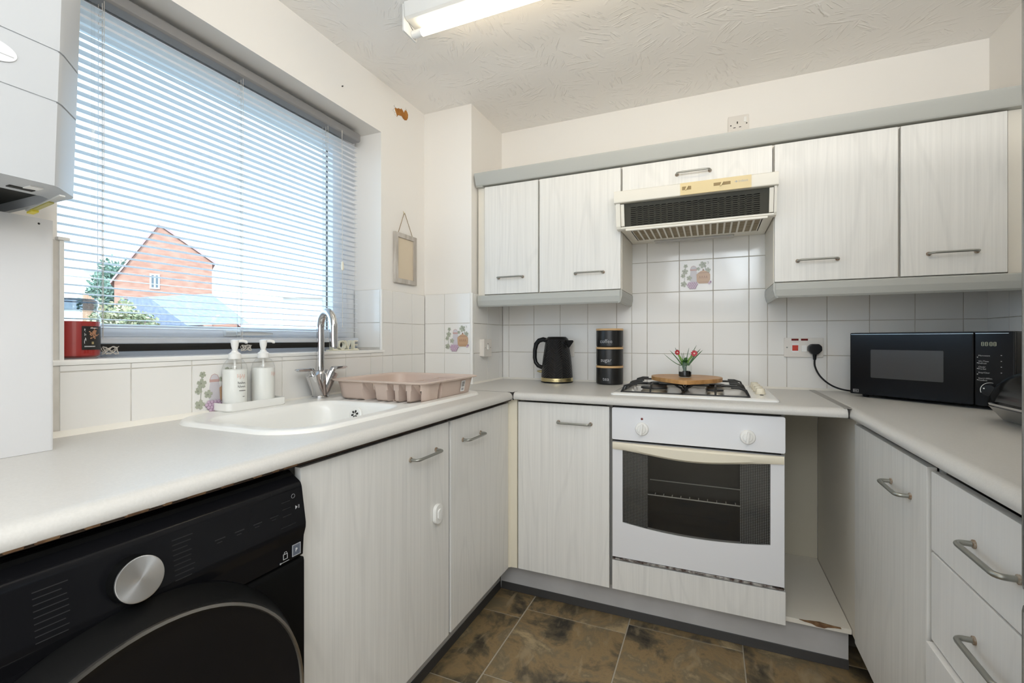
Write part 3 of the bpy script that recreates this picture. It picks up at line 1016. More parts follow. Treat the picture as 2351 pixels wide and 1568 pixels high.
# sink unit, left run
u = thing('base_cabinet', 'wide woodgrain base cabinet under the sink with a white child lock', 'cabinet', (0.3, -1.37, DB - 0.005))
mb = MB().box(0.02, 0.550, -1.668, -1.652, DB, DT + 0.008).box(0.02, 0.550, -1.082, -1.068, DB, DT + 0.008).box(0.02, 0.550, -1.652, -1.082, DB, DB + 0.016).box(0.02, 0.026, -1.652, -1.082, DB, DT - 0.17)
obj('carcass', mb, M['carcshade'], u, False)
d = door_x(u, DF, -1.664, -1.073, DB, DT - 0.006, 1)
bar_handle(d, (DF, -1.283, H - 0.343), (DF, -1.150, H - 0.343), (1, 0, 0))
lk = obj('child_lock', MB().prism([(y, z) for y, z in rrect(-1.170, -1.128, H - 0.572, H - 0.512, 0.019)], 'X', DF + 0.0005, DF + 0.013, bev=0.003), M['whiteplas'], d)
obj('lock_button', MB().prism(rrect(-1.160, -1.138, H - 0.558, H - 0.526, 0.010), 'X', DF + 0.0125, DF + 0.017, bev=0.0015), M['whiteplas'], lk)
# second unit of the left run
u = thing('base_cabinet', 'narrower woodgrain base cabinet under the drying rack beside the corner', 'cabinet', (0.3, -0.83, DB - 0.005))
mb = MB().box(0.02, 0.550, -1.066, -1.052, DB, DT + 0.008).box(0.02, 0.560, -0.60, -0.586, DB, DT + 0.008).box(0.02, 0.550, -1.052, -0.60, DB, DB + 0.016)
obj('carcass', mb, M['carcshade'], u, False)
d = door_x(u, DF, -1.060, -0.592, DB, DT - 0.006, 1)
bar_handle(d, (DF, -0.982, H - 0.346), (DF, -0.850, H - 0.346), (1, 0, 0))
# corner post
u = thing('corner_post', 'plain cream corner post between the two runs of base cabinets', 'post', (0.6, -0.58, DB - 0.005))
mb = MB().prism([(0.560, -0.560), (0.560, -0.588), (0.578, -0.588), (0.586, -0.581), (0.614, -0.578), (0.614, -0.560)], 'Z', DB, DT + 0.006)
obj('post', mb, M['cream'], u, False)
# back run unit
u = thing('base_cabinet', 'single door woodgrain base cabinet between corner post and oven', 'cabinet', (0.81, -0.3, DB - 0.005))
mb = MB().box(0.620, 0.634, -0.552, -0.02, DB, DT + 0.008).box(0.990, 1.004, -0.552, -0.02, DB, DT + 0.008).box(0.634, 0.990, -0.56, -0.02, DB, DB + 0.016)
obj('carcass', mb, M['carcshade'], u, False)
d = door_y(u, -DF, 0.619, 1.003, DB, DT)
bar_handle(d, (0.797, -DF, H - 0.335), (0.930, -DF, H - 0.335), (0, -1, 0))
# oven housing
u = thing('oven_housing', 'woodgrain panel and housing below the built-in white oven', 'cabinet', (1.305, -0.3, DB - 0.005))
mb = MB().box(1.0045, 1.011, -0.552, -0.02, DB, DT + 0.008).box(1.586, 1.598, -0.552, -0.02, DB, DT + 0.008).box(1.011, 1.586, -0.56, -0.02, DB, DB + 0.016)
obj('carcass', mb, M['carcshade'], u, False)
door_y(u, -DF, 1.014, 1.597, DB, H - 0.853, 'panel')
# open unit
u = thing('open_shelf_unit', 'narrow open base unit with a bare white shelf right of the oven', 'shelf', (1.69, -0.3, DB - 0.005))
mb = MB().box(1.600, 1.788, -0.549, -0.014, DB, DB + 0.016, 0.001)
sh = obj('shelf', mb, M['carc'], u, False)
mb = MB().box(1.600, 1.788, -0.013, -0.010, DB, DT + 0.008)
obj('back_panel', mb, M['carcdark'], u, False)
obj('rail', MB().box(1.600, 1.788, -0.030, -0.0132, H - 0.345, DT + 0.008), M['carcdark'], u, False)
mb = MB()
cp = [(1.640, DB + 0.0160), (1.655, DB + 0.0120), (1.676, DB + 0.0100), (1.690, DB + 0.0040), (1.712, DB + 0.0030), (1.722, DB + 0.0080), (1.742, DB + 0.0110), (1.760, DB + 0.0125), (1.758, DB + 0.0163), (1.700, DB + 0.0168)]
mb.prism(cp, 'Y', -0.5505, -0.5470)
mb.prism([(1.650, -0.5494), (1.676, -0.543), (1.70, -0.539), (1.72, -0.544), (1.75, -0.5494)], 'Z', DB + 0.0158, DB + 0.0166)
obj('chipped_edge', mb, M['chip'], sh, False, label='bare brown chipboard where the shelf edge broke off')
# right run
RF = 1.785
u = thing('base_cabinet', 'pale base cabinet with a wide handle at the start of the right run', 'cabinet', (2.05, -0.86, DB - 0.005))
obj('side_panel', MB().box(1.790, 1.8055, -0.588, -0.012, DB, DT + 0.008), M['carc'], u, False)
mb = MB().box(1.806, 2.33, -0.588, -0.572, DB, DT + 0.008).box(1.806, 2.33, -1.142, -1.126, DB, DT + 0.008).box(1.806, 2.33, -1.126, -0.588, DB, DB + 0.016)
obj('carcass', mb, M['carcshade'], u, False)
d = door_x(u, RF, -1.126, -0.594, DB, DT - 0.008, -1)
bar_handle(d, (RF, -1.041, H - 0.359), (RF, -0.919, H - 0.359), (-1, 0, 0), 0.0048)
u = thing('drawer_unit', 'pale base unit with drawers and long bar handles next to the fridge', 'drawers', (2.05, -1.36, DB - 0.005))
mb = MB().box(1.806, 2.33, -1.158, -1.143, DB, DT + 0.008).box(1.806, 2.33, -1.594, -1.580, DB, DT + 0.008).box(1.804, 2.33, -1.58, -1.158, DB, DB + 0.016)
obj('carcass', mb, M['carcshade'], u, False)
for (z0, z1, xf) in ((H - 0.436, DT - 0.011, RF), (H - 0.622, H - 0.440, RF), (DB, H - 0.627, RF - 0.009)):
    d = door_x(u, xf, -1.590, -1.147, z0, z1, -1, 'drawer', 'lamh')
    zc = z1 - 0.082
    bar_handle(d, (xf, -1.448, zc), (xf, -1.320, zc), (-1, 0, 0), 0.0048)
# plinths
u = thing('plinth', 'grey plinth with black strip under the oven run', 'plinth', (1.15, -0.49, 0))
obj('board', MB().box(0.502, 1.79, -0.500, -0.485, 0.001, DB - 0.004), M['plinth'], u, False)
obj('floor_strip', MB().prism([(-0.5005, 0.001), (-0.506, 0.001), (-0.505, 0.008), (-0.5025, 0.030), (-0.5005, 0.032)], 'X', 0.507, 1.79), M['strip'], u)
u = thing('plinth', 'shaded plinth with black strip under the left run', 'plinth', (0.49, -1.08, 0))
obj('board', MB().box(0.485, 0.500, -1.66, -0.502, 0.001, DB - 0.004), M['plinth'], u, False)
obj('floor_strip', MB().prism([(0.5005, 0.001), (0.506, 0.001), (0.505, 0.008), (0.5025, 0.030), (0.5005, 0.032)], 'Y', -1.66, -0.507), M['strip'], u)
u = thing('plinth', 'plinth under the right run in shade', 'plinth', (1.86, -1.08, 0))
obj('board', MB().box(1.852, 1.867, -1.59, -0.485, 0.001, DB - 0.004), M['plinth'], u, False)
obj('floor_strip', MB().box(1.846, 1.8515, -1.59, -0.507, 0.001, 0.03, 0.002), M['strip'], u)

# ------------------------------------------------------------------ worktops
ZB_ = ZW - 0.032
def nose(a, d, back=0.0):
    """Cross-section of a worktop from the wall side (back) to the rounded front (a)."""
    s = d
    out = [(back, ZB_)]
    fr_ = [(-0.010, 0.0), (-0.003, 0.003), (0.0, 0.010), (-0.0015, 0.018), (-0.006, 0.0255), (-0.014, 0.0303), (-0.026, 0.032)]
    out += [(a + s * p, ZB_ + q) for p, q in fr_]
    out.append((back, ZW))
    return out
u = thing('worktop', 'pale grey left worktop around the sink under the window', 'worktop', (0.30, -1.5, ZB_))
mb = MB().prism(nose(0.607, 1, 0.462), 'Y', -2.33, -0.6075)
mb.box(0.0, 0.110, -2.33, -0.6075, ZB_, ZW)
mb.box(0.110, 0.462, -2.33, -1.595, ZB_, ZW)
mb.box(0.110, 0.462, -1.135, -0.6075, ZB_, ZW)
obj('slab', mb, M['worktop'], u)
mb = MB()
rr = random.Random(8)
for k in range(14):
    y = -1.70 - 0.045 * k + rr.uniform(-0.012, 0.012)
    L = rr.uniform(0.01, 0.03)
    mb.prism([(0.590, ZB_ - 0.0015), (0.601, ZB_ - 0.0012), (0.6045, ZB_ + 0.003 + rr.uniform(0, 0.002)), (0.5985, ZB_ + 0.002)], 'Y', y - L / 2, y + L / 2)
obj('chipped_edge', mb, M['chip'], u, False, stuff=True)
obj('edge_core', MB().box(0.562, 0.5965, -2.33, -0.60, ZB_ - 0.0035, ZB_), M['corebrown'], u, False)
obj('sealant_bead', MB().prism([(0.0096, ZW), (0.021, ZW), (0.018, ZW + 0.005), (0.0125, ZW + 0.011), (0.0096, ZW + 0.013)], 'Y', -1.90, -0.369), M['bead'], u)
u = thing('worktop', 'pale grey back worktop holding the hob', 'worktop', (1.05, -0.3, ZB_))
mb = MB().prism([(-0.0, ZB_)] + [(-p, q) for p, q in nose(0.607, 1)[1:-1]] + [(0.0, ZW)], 'X', 0.6075, 1.7655)
mb.box(0.277, 0.6075, -0.607, 0, ZB_, ZW)
mb.box(0.0, 0.277, -0.607, -0.359, ZB_, ZW)
obj('slab', mb, M['worktop'], u)
obj('joint_line', MB().box(0.0, 0.6075, -0.6085, -0.6065, ZW - 0.02, ZW + 0.0003).box(0.6068, 0.6084, -0.609, -0.56, ZB_, ZW + 0.0003), M['dark'], u, False)
mb = MB().prism([(-0.0096, ZW), (-0.017, ZW), (-0.014, ZW + 0.004), (-0.0096, ZW + 0.009)], 'X', 0.287, XR)
mb.prism([(0.2866, ZW), (0.295, ZW), (0.292, ZW + 0.004), (0.2866, ZW + 0.009)], 'Y', -0.359, -0.012)
obj('sealant_bead', mb, M['bead'], u)
u = thing('worktop', 'pale grey right worktop under the microwave', 'worktop', (2.06, -0.8, ZB_))
mb = MB().prism([(XR, ZB_)] + [(1.768 + 0.607 - p, q) for p, q in nose(0.607, 1)[1:-1]] + [(XR, ZW)], 'Y', -1.594, -0.0)
obj('slab', mb, M['worktop'], u)
js = obj('joint_strip', MB().box(1.757, 1.779, -0.595, -0.011, ZW - 0.001, ZW + 0.0012, 0.0005), mat('joint_metal', (0.42, 0.40, 0.37), 0.4, metal=0.6), u)
obj('strip_end', MB().box(1.7655, 1.7685, -0.6085, -0.592, ZB_ + 0.001, ZW - 0.001), M['dark'], js, False)

# ------------------------------------------------------------------ sink
def sd_rr(x, y, x0, x1, y0, y1, r):
    cx, cy, hx, hy = (x0 + x1) / 2, (y0 + y1) / 2, (x1 - x0) / 2 - r, (y1 - y0) / 2 - r
    qx, qy = abs(x - cx) - hx, abs(y - cy) - hy
    return math.hypot(max(qx, 0), max(qy, 0)) + min(max(qx, qy), 0) - r
def sst(a, b, x):
    t = min(1, max(0, (x - a) / (b - a)))
    return t * t * (3 - 2 * t)
SX0, SX1, SY0, SY1 = 0.024, 0.513, -1.628, -0.668
def sink_z(x, y):
    ra = 0.13 if y < -1.4 else 0.09
    d = sd_rr(x, y, SX0, SX1, SY0, SY1, ra)
    if d > 0:
        return ZW - min(d * 2.0, 0.012)
    z = ZW + 0.0095 * math.sqrt(max(0, 1 - (1 - min(1, -d / 0.010)) ** 2))
    z -= 0.0015 * sst(0.018, 0.03, -d)
    b = sd_rr(x, y, 0.125, 0.455, -1.575, -1.150, 0.07)
    z -= 0.012 * sst(0.012, -0.004, b) + 0.135 * sst(0.0, -0.030, b) + 0.01 * sst(-0.03, -0.12, b)
    g = sd_rr(x, y, 0.10, 0.462, -1.112, -0.705, 0.05)
    z -= 0.0085 * sst(0.006, -0.014, g)
    if g < -0.02:
        z += 0.0022 * max(0, math.sin((x - 0.12) * 2 * math.pi / 0.042)) * sst(-0.02, -0.04, g)
    return z
nx, ny = 132, 250
bm_v, bm_f = [], []
X0_, X1_, Y0_, Y1_ = SX0 - 0.005, SX1 + 0.005, SY0 - 0.005, SY1 + 0.005
for i in range(nx + 1):
    for j in range(ny + 1):
        x = X0_ + (X1_ - X0_) * i / nx
        y = Y0_ + (Y1_ - Y0_) * j / ny
        bm_v.append((x, y, sink_z(x, y)))
for i in range(nx):
    for j in range(ny):
        a = i * (ny + 1) + j
        bm_f.append((a, a + ny + 1, a + ny + 2, a + 1))
sk = thing('sink', 'white inset sink with bowl and drainer under the window', 'sink', (0.27, -1.15, ZW - 0.15))
me = bpy.data.meshes.new('basin')
me.from_pydata([tuple(Vector(v) - Vector((0.27, -1.15, ZW - 0.15))) for v in bm_v], [], bm_f)
me.materials.append(M['sink'])
me.shade_smooth()
basin = link('basin', me, sk)
SHIFT[basin.name] = SHIFT[sk.name]
OV = Vector((0.275, -1.1660, H - 0.251))
tm = Matrix.Translation(OV) @ Matrix.Rotation(math.radians(-80), 4, 'X')
ov = obj('overflow_rose', MB().lathe([(0.024, -0.006), (0.024, 0.001), (0.021, 0.0035), (0.0, 0.004)], (0, 0, 0), n=28, mtx=Matrix.Translation(OV) @ Matrix.Rotation(math.radians(78), 4, 'X')), M['sink'], sk)
mb = MB()
for k in range(6):
    a = k * math.pi / 3 + 0.3
    mt = Matrix.Translation(OV) @ Matrix.Rotation(math.radians(78), 4, 'X') @ Matrix.Rotation(a, 4, 'Z')
    mb.prism([(0.004, -0.001), (0.010, -0.0038), (0.014, -0.0025), (0.0145, 0.0), (0.014, 0.0025), (0.010, 0.0038), (0.004, 0.001)], 'Z', 0.0035, 0.0046, mtx=mt)
obj('overflow_slots', mb, M['dark'], ov, False)
obj('waste', MB().lathe([(0.0, 0.0), (0.030, 0.001), (0.036, 0.004), (0.04, 0.0035), (0.041, 0.0)], (0.29, -1.36, ZW - 0.150), n=28), M['chrome'], sk)

# ------------------------------------------------------------------ mixer tap
TX, TY, TZ = 0.052, -1.102, ZW + 0.0085
tp = thing('mixer_tap', 'chrome mixer tap with swan neck and two lever handles', 'tap', (TX, TY, TZ))
obj('base_flange', MB().lathe([(0.030, 0), (0.030, 0.004), (0.026, 0.008), (0.02, 0.009)], (TX, TY, TZ), n=32), M['chrome'], tp)
mb = MB()
for s in (-1, 1):
    mb.tube([(TX, TY + s * 0.004, TZ + 0.004), (TX + 0.004, TY + s * 0.022, TZ + 0.042), (TX + 0.008, TY + s * 0.039, TZ + 0.078)], [0.021, 0.0222, 0.0232], 20)
mb.tube([(TX, TY, TZ + 0.004), (TX, TY, TZ + 0.085), (TX, TY, TZ + 0.095)], [0.025, 0.020, 0.015], 20)
obj('body', mb, M['chrome'], tp)
for s in (-1, 1):
    mb = MB()
    a, b = Vector((TX + 0.008, TY + s * 0.039, TZ + 0.078)), Vector((TX + 0.0095, TY + s * 0.0445, TZ + 0.090))
    mb.tube([a, a + (b - a) * 0.1, b, b + (b - a) * 0.1], [0.0236, 0.0245, 0.0245, 0.019], 20)
    c = Vector((TX + 0.011, TY + s * 0.052, TZ + 0.104))
    mb.tube([b, c], [0.011, 0.010], 14)
    e0 = c + Vector((0, -s * 0.004, -0.004))
    rings = []
    for t_, hw, hz in ((0.0, 0.010, 0.006), (0.01, 0.011, 0.0065), (0.04, 0.010, 0.006), (0.062, 0.009, 0.005), (0.068, 0.007, 0.001)):
        y = e0.y + s * t_
        rings.append([(e0.x + hw * p, y + s * 0.004 * q, e0.z + 0.005 + hz * q) for p, q in ((-1, -0.7), (-0.7, -1), (0.7, -1), (1, -0.7), (1, 0.7), (0.7, 1), (-0.7, 1), (-1, 0.7))])
    mb.rings(rings)
    obj('lever', mb, M['chrome'], tp)
path = [(TX, TY, TZ + 0.09), (TX, TY, TZ + 0.20), (TX, TY, TZ + 0.255)]
dx, dy = 0.0475, -0.016
for k in range(1, 15):
    a = math.pi * k / 14
    q = (1 - math.cos(a))
    path.append((TX + dx * q, TY + dy * q, TZ + 0.255 + 0.056 * math.sin(a)))
path.append((TX + 2 * dx, TY + 2 * dy, TZ + 0.215))
path.append((TX + 2 * dx + 0.002, TY + 2 * dy, TZ + 0.185))
obj('spout', MB().tube(path, 0.0140, 20), M['chrome'], tp)
p = Vector(path[-1])
obj('nozzle', MB().tube([p + Vector((0, 0, 0.0002)), p - Vector((0, 0, 0.002))], [0.0122, 0.0112], 20), M['alu'], tp)

# ------------------------------------------------------------------ soap bottles on their tray
sx_, sz_ = 0.046, ZW + 0.0083
tr = thing('soap_tray', 'white oblong tray holding two soap bottles behind the sink', 'tray', (sx_, -1.373, sz_))
mb = MB().prism(rrect(sx_ - 0.034, sx_ + 0.036, -1.470, -1.276, 0.012), 'Z', sz_, sz_ + 0.006, bev=0.002)
o_, i_ = rrect(sx_ - 0.036, sx_ + 0.038, -1.474, -1.272, 0.014), rrect(sx_ - 0.034, sx_ + 0.036, -1.472, -1.274, 0.012)
mb.rings([[(x, y, sz_) for x, y in rrect(sx_ - 0.033, sx_ + 0.035, -1.470, -1.276, 0.012)], [(x, y, sz_ + 0.004) for x, y in o_], [(x, y, sz_ + 0.024) for x, y in o_], [(x, y, sz_ + 0.0248) for x, y in i_], [(x, y, sz_ + 0.006) for x, y in i_]], True, False, False)
obj('dish', mb, M['sink'], tr)
def soap(yc, lab, first):
    zb_ = sz_ + 0.0065
    s = thing('soap_bottle', lab, 'bottle', (sx_, yc, zb_), 'soap bottles in the white tray')
    c = (sx_ + 0.001, yc, zb_)
    obj('bottle', MB().lathe([(0.028, 0), (0.0325, 0.004), (0.0335, 0.02), (0.0335, 0.118), (0.030, 0.132), (0.022, 0.143), (0.015, 0.148), (0.0145, 0.152)], c, n=36, cap1=False), M['clearplas'], s)
    obj('liquid_soap', MB().lathe([(0.027, 0.001), (0.0315, 0.005), (0.0326, 0.02), (0.0326, 0.1155), (0.0, 0.116)], c, n=36), M['soap'], s)
    mb = MB().lathe([(0.0165, 0.147), (0.017, 0.149), (0.017, 0.162), (0.0135, 0.165), (0.0095, 0.168), (0.0085, 0.172)], c, n=28)
    mb.lathe([(0.0072, 0.165), (0.0065, 0.172), (0.0100, 0.187), (0.0112, 0.199), (0.0112, 0.2035), (0.004, 0.205)], c, n=20)
    mb.rings([[(c[0] + 0.3 * q + a * 0.005, c[1] + q, c[2] + 0.2005 + b * 0.0035 - h_) for a, b in ((-1, -1), (1, -1), (1, 1), (-1, 1))] for q, h_ in ((0.0, 0.0), (0.018, -0.0015), (0.028, 0.001), (0.031, 0.004))])
    mb.tube([(c[0], c[1], c[2] + 0.01), (c[0], c[1], c[2] + 0.15)], 0.003, 8)
    obj('pump', mb, M['whiteplas'], s)
    # curved print on the front right of the bottle
    mb = MB()
    a0 = math.radians(-25 if first else 5)
    R_ = 0.0341
    def bar(a, b, z0, z1, mi):
        n = max(1, int((b - a) / 0.08))
        for k in range(n):
            t0, t1 = a + (b - a) * k / n, a + (b - a) * (k + 1) / n
            mb.poly([(c[0] + R_ * math.cos(t0), c[1] + R_ * math.sin(t0), c[2] + z0), (c[0] + R_ * math.cos(t1), c[1] + R_ * math.sin(t1), c[2] + z0),
                     (c[0] + R_ * math.cos(t1), c[1] + R_ * math.sin(t1), c[2] + z1), (c[0] + R_ * math.cos(t0), c[1] + R_ * math.sin(t0), c[2] + z1)], mi)
    for k in range(7):
        t = 0.10 * k
        bar(a0 + t, a0 + t + 0.07, 0.092 + 0.004 * math.sin(2.1 * k), 0.1 + 0.003 * math.cos(3 * k), 0)
    if first:
        # two lines of flowing script, then fine lines
        for row, zz in ((0, 0.074), (1, 0.063)):
            for k in range(8):
                t = a0 + 0.05 + 0.085 * k
                hgt = (0.008 if k in (0, 4) and row == 0 or k in (0, 2) and row == 1 else 0.0038)
                bar(t, t + 0.02, zz, zz + hgt, 1)
                bar(t, t + 0.085, zz + (0 if k % 2 else 0.003), zz + (0.0009 if k % 2 else 0.0039), 1)
        bar(a0 + 0.15, a0 + 0.75, 0.0525, 0.0540, 1)
        bar(a0 + 0.45, a0 + 0.65, 0.0345, 0.0360, 1)
    obj('printed_label', mb, [M['pink'], M['darkprint']], s, False)
soap(-1.428, 'left white soap pump bottle with dark script, in the tray by the sink', True)
soap(-1.332, 'right white soap pump bottle with pale label, next to the tap', False)

# ------------------------------------------------------------------ washing-up rack
RX0, RX1, RY0, RY1 = 0.062, 0.490, -1.085, -0.668
zr, zb0 = H - 0.148, ZW + 0.0018
dr = thing('washing_up_rack', 'pinkish beige plastic washing up rack standing on the sink drainer', 'dish rack', (0.265, -0.85, zb0))
def contour(inset, z, notch):
    pts = []
    base = rrect(RX0 + inset, RX1 - inset, RY0 + inset, RY1 - inset, 0.055 - inset * 0.3, 10)
    dense = []
    for a, b in zip(base, base[1:] + base[:1]):
        L = math.hypot(b[0] - a[0], b[1] - a[1])
        n = max(1, int(L / 0.0024))
        for k in range(n):
            dense.append((a[0] + (b[0] - a[0]) * k / n, a[1] + (b[1] - a[1]) * k / n))
    return dense
def loft_ring(inset, z, f):
    ref = contour(0.02, 0, 0)
    out = []
    for x, y in ref:
        cx, cy = (RX0 + RX1) / 2, (RY0 + RY1) / 2
        kx = ((RX1 - RX0) / 2 - inset) / ((RX1 - RX0) / 2 - 0.02)
        ky = ((RY1 - RY0) / 2 - inset) / ((RY1 - RY0) / 2 - 0.02)
        px, py = cx + (x - cx) * kx, cy + (y - cy) * ky
        dep = 0
        if f > 0:
            wf_ = 0.45 + 0.55 * f
            if y < RY0 + 0.05:
                for xc, hw in ((0.242, 0.030), (0.340, 0.0165), (0.390, 0.0170), (0.440, 0.0165)):
                    t = abs(x - xc) / (hw * wf_)
                    if t < 1:
                        dep = max(dep, 0.055 * min(1, 2 * f) * (1 - t ** 4))
                py += dep
            elif x > RX1 - 0.05:
                t = abs(y + 0.950) / (0.012 * wf_)
                if t < 1:
                    px -= 0.04 * min(1, 2 * f) * (1 - t ** 4)
        out.append((px, py, z))
    return out
mb = MB()
rings = [loft_ring(0.0, zr - 0.004, 0), loft_ring(-0.001, zr, 0), loft_ring(0.006, zr + 0.002, 0), loft_ring(0.014, zr, 0), loft_ring(0.019, zr - 0.008, 0),
         loft_ring(0.030, zb0 + 0.010, 1.0), loft_ring(0.040, zb0 + 0.005, 1.0)]
mb.rings(rings, True, False, True)
rings = [loft_ring(0.0, zr - 0.004, 0), loft_ring(0.013, zr - 0.0055, 0), loft_ring(0.0145, zr - 0.0075, 0), loft_ring(0.0155, zr - 0.010, 0.35), loft_ring(0.020, zr - 0.030, 0.65), loft_ring(0.026, zb0 + 0.008, 1.0), loft_ring(0.034, zb0, 1.0)]
mb.rings(rings, True, False, True)
obj('tray', mb, M['rack'], dr, angle=50)
mb = MB()
for k in range(5):
    y = -0.96 + 0.055 * k
    mb.box(0.33, 0.435, y - 0.0015, y + 0.0015, zb0 + 0.008, zr - 0.006 - 0.003 * (k % 2), 0.001)
mb.box(0.125, 0.327, -0.90, -0.896, zb0 + 0.008, zr - 0.020, 0.001)
mb.box(0.328, 0.332, -1.0, -0.71, zb0 + 0.008, zr - 0.010, 0.001)
obj('divider', mb, M['rack'], dr)
mb = MB()
for x in (0.15, 0.19, 0.28, 0.32):
    mb.box(x - 0.008, x + 0.008, -1.030, -1.015, zb0 - 0.0015, zb0 + 0.004, 0.001)
obj('foot', mb, M['rack'], dr)
mt = [(0.4535, y_, z_) for y_, z_ in ()]
def side_x(z):                                     # rack wall leans inwards towards its foot
    return RX1 - 0.0152 - (zr - 0.008 - z) * 0.17 + 0.0012
mb = MB()
def quad(y0, y1, z0, z1, mi, off):
    mb.poly([(side_x(z0) + off, y0, z0), (side_x(z0) + off, y1, z0), (side_x(z1) + off, y1, z1), (side_x(z1) + off, y0, z1)], mi)
quad(-0.806, -0.776, zb0 + 0.016, zb0 + 0.058, 0, 0.0012)
for k in range(6):
    quad(-0.801 + 0.0036 * k, -0.7992 + 0.0036 * k, zb0 + 0.034, zb0 + 0.054, 1, 0.0016)
quad(-0.801, -0.782, zb0 + 0.020, zb0 + 0.030, 2, 0.0016)
obj('price_sticker', mb, [M['white'], M['darkprint'], M['greyprint']], dr, False, label='white sticker printed with a barcode')

# ------------------------------------------------------------------ candle and LOVE sign on the sill
zs_ = WZ0 + 0.0003
cn = thing('candle_jar', 'big red candle in a glass jar on the window sill', 'candle', (-0.040, -1.772, zs_))
c = (-0.040, -1.772, zs_)
obj('jar', MB().lathe([(0.040, 0), (0.047, 0.005), (0.048, 0.015), (0.048, 0.098), (0.044, 0.108), (0.037, 0.114), (0.037, 0.120)], c, n=40, cap1=False), M['glass'], cn)
obj('wax', MB().lathe([(0.038, 0.003), (0.0455, 0.008), (0.0466, 0.016), (0.0466, 0.0895), (0.0, 0.0895)], c, n=40), M['redwax'], cn)
lid = obj('lid', MB().lathe([(0.041, 0.116), (0.0425, 0.118), (0.0425, 0.124), (0.0445, 0.127), (0.0445, 0.139), (0.040, 0.1435), (0.0, 0.144)], c, n=40), thin_glass('lid_glass', (0.50, 0.56, 0.62), 3.0, 0.08), cn)
mb = MB()
def arc(r_, a0, a1, z0, z1, mi, n=8):
    for k in range(n):
        t0, t1 = math.radians(a0 + (a1 - a0) * k / n), math.radians(a0 + (a1 - a0) * (k + 1) / n)
        mb.poly([(c[0] + r_ * math.cos(t0), c[1] + r_ * math.sin(t0), c[2] + z0), (c[0] + r_ * math.cos(t1), c[1] + r_ * math.sin(t1), c[2] + z0),
                 (c[0] + r_ * math.cos(t1), c[1] + r_ * math.sin(t1), c[2] + z1), (c[0] + r_ * math.cos(t0), c[1] + r_ * math.sin(t0), c[2] + z1)], mi)
arc(0.0484, -8, 52, 0.022, 0.078, 0, 10)
rr = random.Random(11)
for k in range(46):
    a, z = 18 + rr.gauss(0, 5.5), 0.058 + rr.gauss(0, 0.008)
    arc(0.0486 + k * 0.000004, a, a + 3.4, z, z + 0.0026, 1, 1)
for k in range(16):
    a, z = -3 + 4 * rr.random(), 0.036 + 0.034 * rr.random()
    arc(0.0487, a, a + 0.8, z, z + 0.006 * rr.random(), 2, 1)
for k in range(9):
    arc(0.0488, -2 + 3.1 * k, -0.2 + 3.1 * k, 0.0285, 0.0310, 2, 1)
for k in range(6):
    arc(0.0488, 12 + 3.0 * k, 14 + 3.0 * k, 0.0725, 0.0745, 2, 1)
arc(0.0488, 15, 21, 0.035, 0.041, 3, 2)
obj('candle_label', mb, [M['label'], M['brownprint'], M['white'], M['gold']], cn, False, label='black picture label')

lv = thing('love_sign', 'small cream wooden LOVE letters on the right end of the window sill', 'sign', (-0.030, -0.90, zs_))
obj('base_bar', MB().box(-0.040, -0.022, -0.985, -0.816, zs_, zs_ + 0.005, 0.001), M['sign'], lv)
for ch, yy, sz, wx in (('L', -0.972, 0.056, 1.25), ('O', -0.936, 0.056, 1.05), ('V', -0.897, 0.056, 1.05), ('E', -0.852, 0.056, 1.1)):
    o = text_obj('letter', ch, sz, M['sign'], lv, (-0.040, yy, zs_ + 0.004), (0, 1, 0), (0, 0, 1), 0.0085, sx=wx)
    o.data.transform(Matrix.Identity(4))

# ------------------------------------------------------------------ wall cabinets
CF, CZ0, CZ1 = -0.322, H + 0.2225, H + 0.757
def wall_cab(label, x0, x1, z0=CZ0, z1=CZ1, handle=None, lam='lam', side=None):
    u = thing('wall_cabinet', label, 'cabinet', ((x0 + x1) / 2, -0.15, z0))
    mb = MB()
    zc0 = z0 - 0.002
    mb.box(x0 + 0.001, x0 + 0.016, CF + 0.022, -0.0105, zc0, z1)
    mb.box(x1 - 0.016, x1 - 0.001, CF + 0.022, -0.0105, zc0, z1)
    mb.box(x0 + 0.016, x1 - 0.016, CF + 0.022, -0.0105, zc0, zc0 + 0.016)
    mb.box(x0 + 0.016, x1 - 0.016, CF + 0.022, -0.0105, z1 - 0.016, z1)
    mb.box(x0 + 0.016, x1 - 0.016, -0.017, -0.0105, zc0 + 0.016, z1 - 0.016)
    obj('carcass', mb, M['carc'], u, False)
    d = door_y(u, CF, x0 + 0.0038, x1 - 0.0038, z0, z1, m=lam)
    if handle:
        xc, zc = handle
        bar_handle(d, (xc - 0.0635, CF, zc), (xc + 0.0635, CF, zc), (0, -1, 0), 0.0038)
    return u
wall_cab('narrow woodgrain wall cabinet at the left end beside the pier', 0.327, 0.617, handle=(0.472, H + 0.3005))
wall_cab('second woodgrain wall cabinet, just left of the cooker hood', 0.617, 1.0045, handle=(0.860, H + 0.3005))
wall_cab('short wall cabinet above the cooker hood', 1.0045, 1.589, z0=H + 0.606, handle=(1.298, H + 0.6905))
wall_cab('woodgrain wall cabinet just right of the cooker hood', 1.589, 1.9805, handle=(1.733, H + 0.299))
wall_cab('woodgrain wall cabinet at the right end above the microwave', 1.9805, 2.2705, handle=(2.125, H + 0.2975))
u = thing('filler_panel', 'slim cream filler between the pier and the first wall cabinet', 'panel', (0.305, -0.3, CZ0))
obj('panel', MB().box(0.2875, 0.325, -0.306, -0.290, CZ0 - 0.002, CZ1 + 0.005), M['carc'], u, False)
u = thing('filler_panel', 'slim cream filler right of the last wall cabinet', 'panel', (2.31, -0.3, CZ0))
obj('panel', MB().box(2.274, 2.353, -0.306, -0.290, CZ0 - 0.002, CZ1 + 0.005), M['carc'], u, False)
